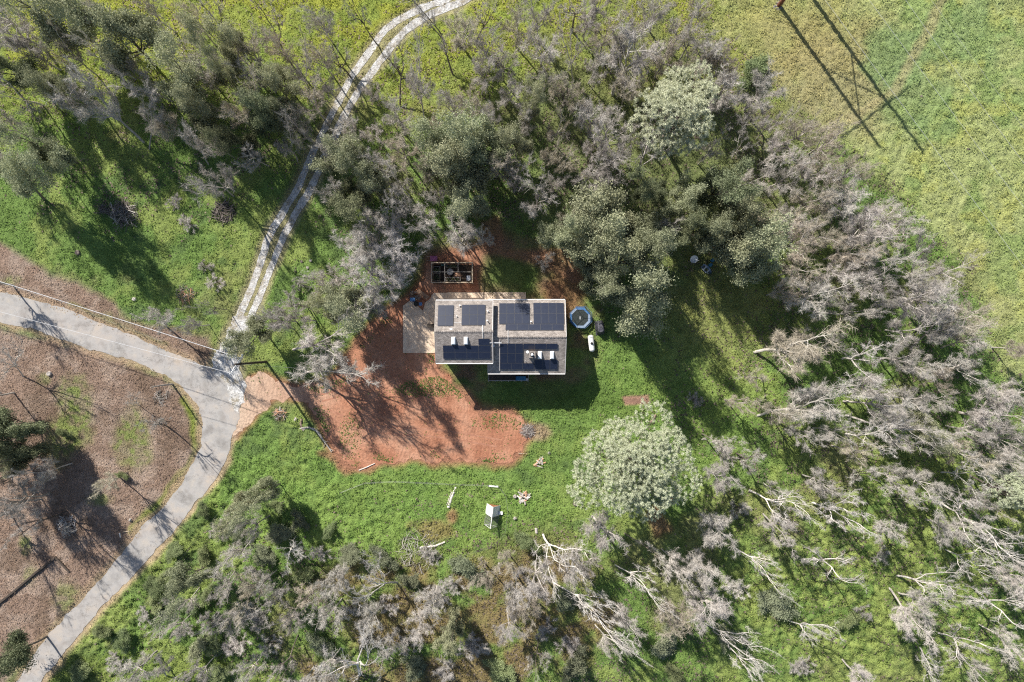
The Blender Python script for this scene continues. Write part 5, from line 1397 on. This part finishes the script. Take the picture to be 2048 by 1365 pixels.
# photo positions: crown centre x y, crown radius r (photo pixels), kind, optional foot of the trunk
TREES = """
20 60 45 b;120 42 48 g;240 75 60 g;185 25 34 b;300 22 34 b;385 52 36 t;338 98 34 b;424 120 34 b;100 172 36 g;35 200 38 d 88 212;200 205 46 b 288 285;
372 172 42 g;300 180 34 b;312 240 28 b 300 300;448 148 26 g;505 195 44 t;532 238 34 G;598 145 38 b;622 205 42 t;500 108 36 t;530 50 34 a 585 132;430 34 30 a 465 78;
640 45 34 b;586 242 26 t;20 248 36 b;18 140 34 G;48 350 54 g 90 400;96 306 32 g;430 362 46 b;392 282 26 b 418 330;432 296 24 b;478 290 28 G;374 446 20 w;350 405 18 w;
676 120 26 a;640 112 34 t;560 158 36 g;572 292 32 b;520 152 34 b;652 172 30 b;604 262 30 b;462 98 34 g;404 150 34 b;505 318 28 b;215 120 36 b;150 200 30 b;330 250 30 t;560 225 30 g;560 100 30 t;470 230 30 t;410 235 30 g;140 110 34 t;262 140 34 b;70 105 30 b;655 300 24 a;-25 320 40 b;
702 16 26 a 760 95;856 44 32 a 905 150;924 66 36 t;970 30 32 a 955 90;1034 58 38 t;1078 34 32 b;1086 98 44 b;978 108 36 b;966 152 32 b;794 125 30 a 800 215;838 162 36 b 850 250;
1145 28 32 a;1178 42 28 b;1150 92 38 d 1145 160;1214 74 44 t;1262 112 54 b 1225 190;1276 56 36 b;1196 12 26 b;1312 20 36 b 1300 65;1356 54 38 b;1330 122 36 t;1400 20 26 t;
1358 220 76 p;796 238 34 b;903 206 36 b;745 188 20 b;948 214 34 t;1020 188 34 b;1062 214 30 g;1132 186 38 T;1090 160 28 b;870 248 30 t;918 268 36 g;962 290 44 g;1032 288 34 g;
1108 262 34 t;1186 236 38 b;1222 278 48 b;1218 330 46 b;1184 302 28 b;712 322 50 g;700 262 28 b;800 305 40 t;878 310 40 g;922 342 46 g;934 402 42 g;872 392 24 b;796 372 36 b;
1034 348 24 b;1030 372 18 b;1108 368 26 b;1066 410 44 b;1130 328 28 t;1180 356 34 b;1300 290 38 d 1262 360;1002 330 30 t;980 235 30 b;1010 130 28 b;1190 140 30 b;1255 180 34 t;850 340 26 T;
760 330 34 b;745 270 26 b;660 330 22 s;700 400 36 G;845 432 36 b;790 430 34 b;1140 442 28 t;1300 385 30 G 1310 400;1095 310 26 T;1052 245 26 b;
1382 80 38 b;1416 104 38 b;1400 130 34 t;1442 132 36 t;1508 142 34 s;1524 196 44 b;1452 184 36 b;1500 238 34 b;1602 262 38 t;1656 286 42 t;1556 300 40 b;1488 292 28 d;1692 342 40 t;
1622 346 36 b;1566 360 40 b;1502 356 36 b;1438 382 42 G;1622 408 38 t;1682 400 38 b;1780 430 34 b;1738 452 38 b;1480 440 44 g;1576 438 36 b;1650 340 30 t;1540 250 30 b;1420 300 24 b 1395 330;
1350 410 38 g;1395 455 34 G;1335 455 24 b;
1208 438 62 E;1188 500 46 g;1240 512 56 g;1268 606 60 E;1296 478 42 g;1120 470 34 g;1205 570 34 g;1458 488 62 E;1500 520 44 g;1440 462 40 g;1540 455 38 t;
1596 480 42 t;1642 470 40 t;1716 468 42 b;1790 462 34 b;1746 520 40 b;1694 512 38 t;1846 502 30 b 1822 555;1886 540 38 b;1838 550 34 b;1724 566 38 b;1592 544 38 t;1622 592 46 b;1566 582 30 t;
1662 552 34 b;1808 600 44 b;1858 604 44 b;1926 642 44 t;1882 650 46 b 1820 700;1946 690 40 b;1802 652 40 b 1768 660;1932 736 38 b;1597 700 46 t 1508 705;1510 757 23 t 1524 757;1672 682 28 b;
1738 718 42 d 1684 718;1806 716 42 b;1852 742 28 b;1880 757 30 t 1845 755;1700 772 26 d 1672 785;1628 808 44 b 1516 832;1618 795 24 b 1584 808;1562 828 34 t;1664 866 38 b;1766 812 40 b 1686 803;1800 852 42 b 1690 830;
1850 858 34 g;1826 798 34 b;1984 820 44 b 1916 825;2024 790 38 b;2022 872 40 b;1908 900 36 t;1752 870 40 d 1690 868;1480 808 26 t;1440 884 28 a;1392 800 20 w;1450 905 24 w;1700 620 26 b;1760 620 24 b 1700 625;
1764 570 30 b;1650 620 28 b;1990 900 30 a;1945 860 34 b;1880 810 30 b;1740 775 28 b;1700 900 34 t;1600 870 34 b;2040 700 20 t;
318 638 34 b 334 655;378 652 20 b;504 672 32 g;546 640 24 b 590 660;632 678 58 b 585 700;652 738 56 b 610 745;680 300 34 b;665 382 30 b;740 372 34 g;735 442 36 b;718 498 38 b;698 556 36 b;640 566 28 b;584 606 30 a;566 642 28 b;602 640 34 b;684 596 36 g;756 480 36 l;592 612 26 a;665 560 32 b;18 862 42 G;38 905 34 G;8 720 42 d 48 754;264 800 18 d 280 812;
315 846 28 a 338 856;126 866 16 s;430 566 20 w;412 534 16 w;416 618 16 a;600 570 20 w;
790 506 54 l;742 538 50 l;782 566 44 l;708 618 40 g;660 620 30 g;850 480 34 b;922 470 34 b;968 478 22 b;1092 524 22 w;692 738 28 b;830 592 12 w;740 610 34 b;
20 925 26 g;48 985 48 b 100 985;20 1012 34 b;88 942 26 b;10 955 30 t;214 966 28 t 240 955;246 952 14 s;12 1320 42 G;528 985 24 g;484 1010 22 g;462 1024 18 w;502 1056 32 b;560 1066 26 S;470 1106 30 b;590 1108 34 d 590 1085;530 1110 24 S;
378 1160 32 g;312 1172 22 s;364 1212 28 b;310 1212 20 s;450 1170 26 b;502 1180 34 T;552 1192 28 b;462 1240 34 b;374 1256 18 w;250 1280 24 s;205 1262 20 s;402 1290 28 S;330 1330 22 b 335 1350;
270 1345 40 b;410 1110 22 s;440 1060 22 w;505 1145 24 w;340 1150 20 s;290 1230 20 w;350 1260 26 b;420 1240 24 w;230 1320 22 w;160 1345 22 s;500 1225 26 w;585 1240 28 b;540 1290 26 w;610 1150 24 s;640 1105 22 w;680 1160 30 b;700 1220 26 w;655 1340 28 b;600 1380 30 b;500 1340 26 b;400 1345 28 b;440 1345 20 s;555 1010 20 s;600 1040 22 S;410 1020 18 s;470 1060 20 S;530 1160 22 b;385 1215 20 s;660 1060 18 s;780 1210 26 w;840 1250 30 b;815 1290 26 w;960 1300 26 w;900 1170 26 w;860 1200 26 b;1090 1260 26 w;1140 1290 26 w;470 1290 28 w;660 1230 34 b;650 1170 26 b;560 1345 26 a 597 1268;692 1318 64 D 720 1350;135 1060 14 w;60 1050 26 a;350 1100 18 s;415 1190 20 s;430 1290 22 s;520 1240 24 w;
1202 1062 34 b 1184 1032;1118 1126 52 D 1086 1068;1150 1128 38 b;1078 1160 46 b;1030 1190 36 b;1196 1216 46 D 1104 1164;1018 1262 34 b;1228 1292 28 b 1190 1250;1284 1160 38 d 1230 1130;1312 1108 24 a 1248 1066;
736 1160 46 D 795 1165;820 1162 26 S;765 1116 28 S;700 1110 24 S;930 1135 34 S;904 1256 24 g;970 1160 34 T;1052 1084 24 s;780 1290 30 b;830 1335 30 S;890 1340 28 w;1002 1345 28 s;
1078 1325 26 a 1076 1275;1132 1200 26 S;1330 1290 34 S;1346 1232 32 T;880 1200 26 w;1010 1120 24 T;860 1110 22 w;620 1190 30 T;740 1230 30 b;1150 1330 34 S;1250 1240 28 b;1350 1130 32 b;640 1290 28 S;
940 1290 26 w;1060 1220 24 T;1180 1130 26 b;
1546 972 22 b 1526 966;1440 954 30 b;1574 1010 40 D 1498 980;1640 970 34 b;1688 1030 44 D 1622 1004;1556 1052 34 b;1772 1060 32 b 1758 1040;1430 1060 34 b;1530 1130 34 D 1466 1094;1652 1124 42 D 1624 1115;
1850 968 40 b 1806 940;1945 950 44 d 1880 945;2032 985 36 q;1934 1032 46 D 1876 1002;1985 1062 42 D;2024 1104 36 d;1962 1128 38 D 1888 1098;1880 1164 50 D 1792 1152;1846 1206 38 b 1795 1185;1990 1208 46 D 1934 1192;
1816 1244 38 b 1776 1175;1930 1290 44 D 1872 1264;1862 1330 38 d 1836 1292;1962 1342 32 b;1486 1288 32 d 1410 1246;1500 1338 32 d 1455 1290;1630 1266 34 d 1576 1240;1412 1214 42 b;1550 1206 34 S;1700 1242 24 s;
1400 1140 34 b;1720 1356 24 b;1726 1225 20 w;1760 1110 22 w;1470 1175 28 w;1600 1330 26 w;1790 960 34 b;1895 880 30 b;2010 930 34 b;1960 1000 30 b;2035 1160 34 b;2020 1290 34 b;1900 1060 30 b;1480 1020 26 w;
1720 950 28 a;1500 920 28 a;1350 1350 24 s;1450 1270 22 S;-30 150 30 b;-40 560 40 b;-45 800 40 b;-50 1050 40 b;-60 900 40 G
"""
KIND = {
 'b': ('b', 'bare_oak', 'bare oak with greyish mauve twigs', 'twig_mauve', 'bark_grey'),
 'a': ('a', 'bare_oak', 'sparse bare tree with long dark trunk', 'twig_mauve', 'bark_dark'),
 'l': ('b', 'bare_oak', 'pale grey broad bare oak', 'twig_pale', 'bark_grey'),
 't': ('b', 'bare_oak', 'bare oak with tan lichen-grey twigs', 'twig_tan', 'bark_grey'),
 'T': ('b', 'bare_oak', 'brownish scrubby oak', 'twig_tan', 'bark_dark'),
 'd': ('d', 'dead_tree', 'leafless tree with crooked pale limbs', 'twig_pale', 'bark_white'),
 'D': ('d', 'dead_tree', 'bleached dead tree with long white limbs', 'twig_pale', 'bark_white'),
 'g': ('g', 'evergreen_oak', 'grey-green evergreen oak', 'leaf_sage', 'bark_dark'),
 'E': ('g', 'evergreen_oak', 'large sage-green evergreen oak', 'leaf_sage', 'bark_dark'),
 'G': ('g', 'evergreen_oak', 'dark green evergreen oak', 'leaf_dark', 'bark_dark'),
 'p': ('p', 'pine_tree', 'pale silvery pine', 'leaf_pine', 'bark_dark'),
 'P': ('P', 'pine_tree', 'pale silvery pine', 'leaf_pine', 'bark_dark'),
 'q': ('p', 'pine_tree', 'pale silvery pine', 'leaf_pine', 'bark_dark'),
 's': ('s', 'shrub', 'low green leafy shrub', 'leaf_shrub', 'bark_dark'),
 'S': ('s', 'shrub', 'grey-green scrub bush', 'leaf_scrub', 'bark_dark'),
 'w': ('w', 'shrub', 'low leafless twiggy shrub', 'twig_mauve', 'bark_dark'),
}
GROUPS = {'bare_oak': 'bare oaks of the wood', 'dead_tree': 'dead pale-limbed trees', 'evergreen_oak': 'evergreen oaks', 'pine_tree': 'pale pines', 'shrub': 'shrubs and scrub bushes'}
SPECIAL = {
 (1268, 932): 'huge pale green pine with puffy needle tufts below the house',
 (1358, 220): 'pale silvery pine standing above the bare woods north-east of the house',
 (2032, 985): 'pale green pine cut off by the east edge among dead trees',
 (1208, 438): 'large sage evergreen oak with spreading crown just north-east of the house',
 (1268, 606): 'large sage evergreen oak overhanging the grass east of the trampoline',
 (1458, 488): 'large sage evergreen oak sheltering the satellite dish and small boat',
 (1597, 700): 'tan bare oak leaning east alone on the grass, its long shadow beside it',
 (1510, 757): 'small rounded tan bare oak alone on the sunny grass south of the leaning oak',
 (1118, 1126): 'great bleached dead tree forking low by the chicken coop, limbs bent down',
 (504, 672): 'grey-green bushy oak overhanging the gravel drive by the utility pole',
 (430, 362): 'round mauve bare oak alone on the slope west of the gravel tracks',
 (318, 638): 'mauve bare oak standing on the bank just above the asphalt road',
 (8, 720): 'thin crooked bare tree leaning out over the leaf litter below the road, west edge',
 (214, 966): 'fan-shaped tan bare tree on leaf litter inside the road bend',
 (1530, 1130): 'broken charred dead tree with a tangle of white limbs at its top',
 (264, 800): 'tiny white dead sapling on leaf litter inside the road bend',
 (315, 846): 'small wispy bare tree beside the green strip inside the road bend',
}
WX = [(1110, 470, 'in the woods north of the house'), ]
def place_words(x, y):
    if x < 470 and y > 640 and x < 420 - (y - 900) * .6: return 'on the leaf litter west of the road'
    if x < 690 and y < 700: return 'on the slope west of the house' if y > 470 else 'in the north-west woods'
    if y < 520 and x < 1380: return 'in the woods north of the house'
    if y < 700 and x >= 1380: return 'in the north-east woods'
    if x >= 1380: return 'in the south-east woods' if y > 900 else 'in the east woods'
    if y > 940: return 'in the thicket below the meadow' if x > 560 else 'on the weedy slope below the road'
    return 'close to the house'
entries = [(1268, 932, 114, 'P', 1255, 905)]
for t in TREES.replace('\n', '').split(';'):
    q = t.split()
    if len(q) < 4: continue
    x, y, r, k = int(q[0]), int(q[1]), int(q[2]), q[3]
    entries.append((x, y, r, k) + ((int(q[4]), int(q[5])) if len(q) > 5 else (None, None)))
LM = [(250,428,'the large branch pile'), (448,424,'the smaller branch heap'), (533,724,'the utility pole'), (905,545,'the garden cage'), (1159,636,'the trampoline'), (1182,688,'the propane tank'),
      (985,1032,'the chicken coop'), (1272,800,'the bare dirt rectangle'), (1265,930,'the huge pale pine'), (1358,220,'the silvery pine'), (1046,993,'the red and white logs'), (1056,861,'the burnt stick heap'),
      (1398,530,'the satellite dish and boat'), (845,660,'the patio'), (617,538,'the cut stumps'), (345,769,'the post-like dead trunk'), (630,870,'the fallen grey tree'), (150,820,'the left grass patch in the litter'),
      (268,875,'the right grass patch in the litter'), (1557,12,'the power pylon'), (1597,700,'the leaning tan oak'), (1530,1130,'the broken charred tree'), (430,362,'the round mauve oak'), (372,590,'the purplish brush heap'),
      (905,995,'the V of pale logs'), (112,1114,'the timber edging corner'), (2032,985,'the edge pine'), (1118,1126,'the forking bleached tree'), (214,966,'the fan-shaped tree'), (693,173,'the gravel track bend')]
ONES = 'zero one two three four five six seven eight nine ten eleven twelve thirteen fourteen fifteen sixteen seventeen eighteen nineteen'.split()
TENS = 'x x twenty thirty forty fifty sixty seventy eighty ninety'.split()
def num(n):
    n = max(0, n)
    if n < 20: return ONES[n]
    if n >= 100: return 'hundred'
    return TENS[n // 10] + ('-' + ONES[n % 10] if n % 10 else '')
DIRS = ['right of', 'to the upper right of', 'above', 'to the upper left of', 'left of', 'to the lower left of', 'below', 'to the lower right of']
def make_label(x, y, r, words):
    size = 'large ' if r >= 44 else 'small ' if r <= 26 else ''
    if 'large' in words or 'low' in words: size = ''
    best = min(LM, key=lambda l: (l[0]-x)**2 + (l[1]-y)**2)
    d = math.hypot(best[0]-x, best[1]-y)
    if d < 150:
        k = round(math.degrees(math.atan2(best[1]-y, x-best[0])) / 45) % 8
        for far in (('close' if d < 70 else 'a little way'), ):
            lab = f'{size}{words} {far} {DIRS[k]} {best[2]}'
            if lab not in used and len(lab.split()) <= 16 and not any(u.endswith(f'{DIRS[k]} {best[2]}') and words in u for u in used): return lab
    a, b = round(x / 20.48), round(y / 13.65)
    w = words.replace('with greyish mauve twigs', 'greyish mauve twigs').replace('with tan lichen-grey twigs', 'tan twigs').replace('with long dark trunk', 'dark trunk').replace('with crooked pale limbs', 'crooked pale limbs').replace('with long white limbs', 'white limbs')
    for t in range(9):
        lab = f'{size}{w}, {num(a)} percent across and {num(b + t)} percent down the photo'
        if lab not in used: break
    return lab
rt_ = np.random.default_rng(77)
used = set()
proto = {}
ground_z = ground_height
for (x, y, r, k, fx, fy) in entries:
    vk, nm, words, cm, bm = KIND[k]
    if nm == 'shrub': r *= .88; hc = max(.7, r / 24 * 1.3)
    elif k in 'PpEq': hc = {'P': 12.0, 'p': 13.0, 'E': 8.5, 'q': 11.0}[k]
    else: hc = (4.4 + r * .088) * rt_.uniform(.92, 1.12)
    if vk == 'd': hc *= .92
    if k == 'l': hc *= .62
    elif k in 'bt': hc *= .93; r *= .93
    c = W(x, y, hc)
    if fx is None:
        f = W(1024 + (x - 1024), 0, 0) * 0
        f = Vector((c.x + rt_.normal(0, .35), c.y + rt_.normal(0, .35), 0))
    else: f = W(fx, fy)
    R = r / S * (1 - hc / H)
    vi = int(rt_.integers(len(VAR[vk]))); tm, cmh, mR, mh = VAR[vk][vi]
    v = c - f; L = v.length
    dz = ground_height(np.array([f.x]), np.array([f.y]), zone_fields(np.array([f.x]), np.array([f.y])))[0]
    o = bpy.data.objects.new(nm, None); o.empty_display_size = .5; COL.objects.link(o)
    o.location = (f.x, f.y, float(dz) - .05)
    o.rotation_mode = 'QUATERNION'
    o.rotation_quaternion = Vector((0, 0, 1)).rotation_difference(v) @ Quaternion((0, 0, 1), rt_.uniform(0, 6.283))
    sx = R / mR * 1.04
    o.scale = (sx * rt_.uniform(.92, 1.08), sx * rt_.uniform(.92, 1.08), L / mh)
    lab = SPECIAL.get((x, y))
    if lab is None: lab = make_label(x, y, r, words)
    used.add(lab)
    tag(o, lab, 'shrub' if nm == 'shrub' else 'tree', GROUPS[nm])
    for pn, me, mat in (('trunk', tm, bm), ('crown', cmh, cm)):
        key = (id(me))
        if key in proto: ch = proto[key].copy()
        else:
            ch = bpy.data.objects.new(pn, me); proto[key] = ch
        COL.objects.link(ch); ch.parent = o
        ch.material_slots[0].link = 'OBJECT'; ch.material_slots[0].material = M[mat]
print('trees', len(entries), 'tris of tree meshes', sum(len(a.polygons) * 2 + len(b.polygons) for v in VAR.values() for a, b, _, _ in v))
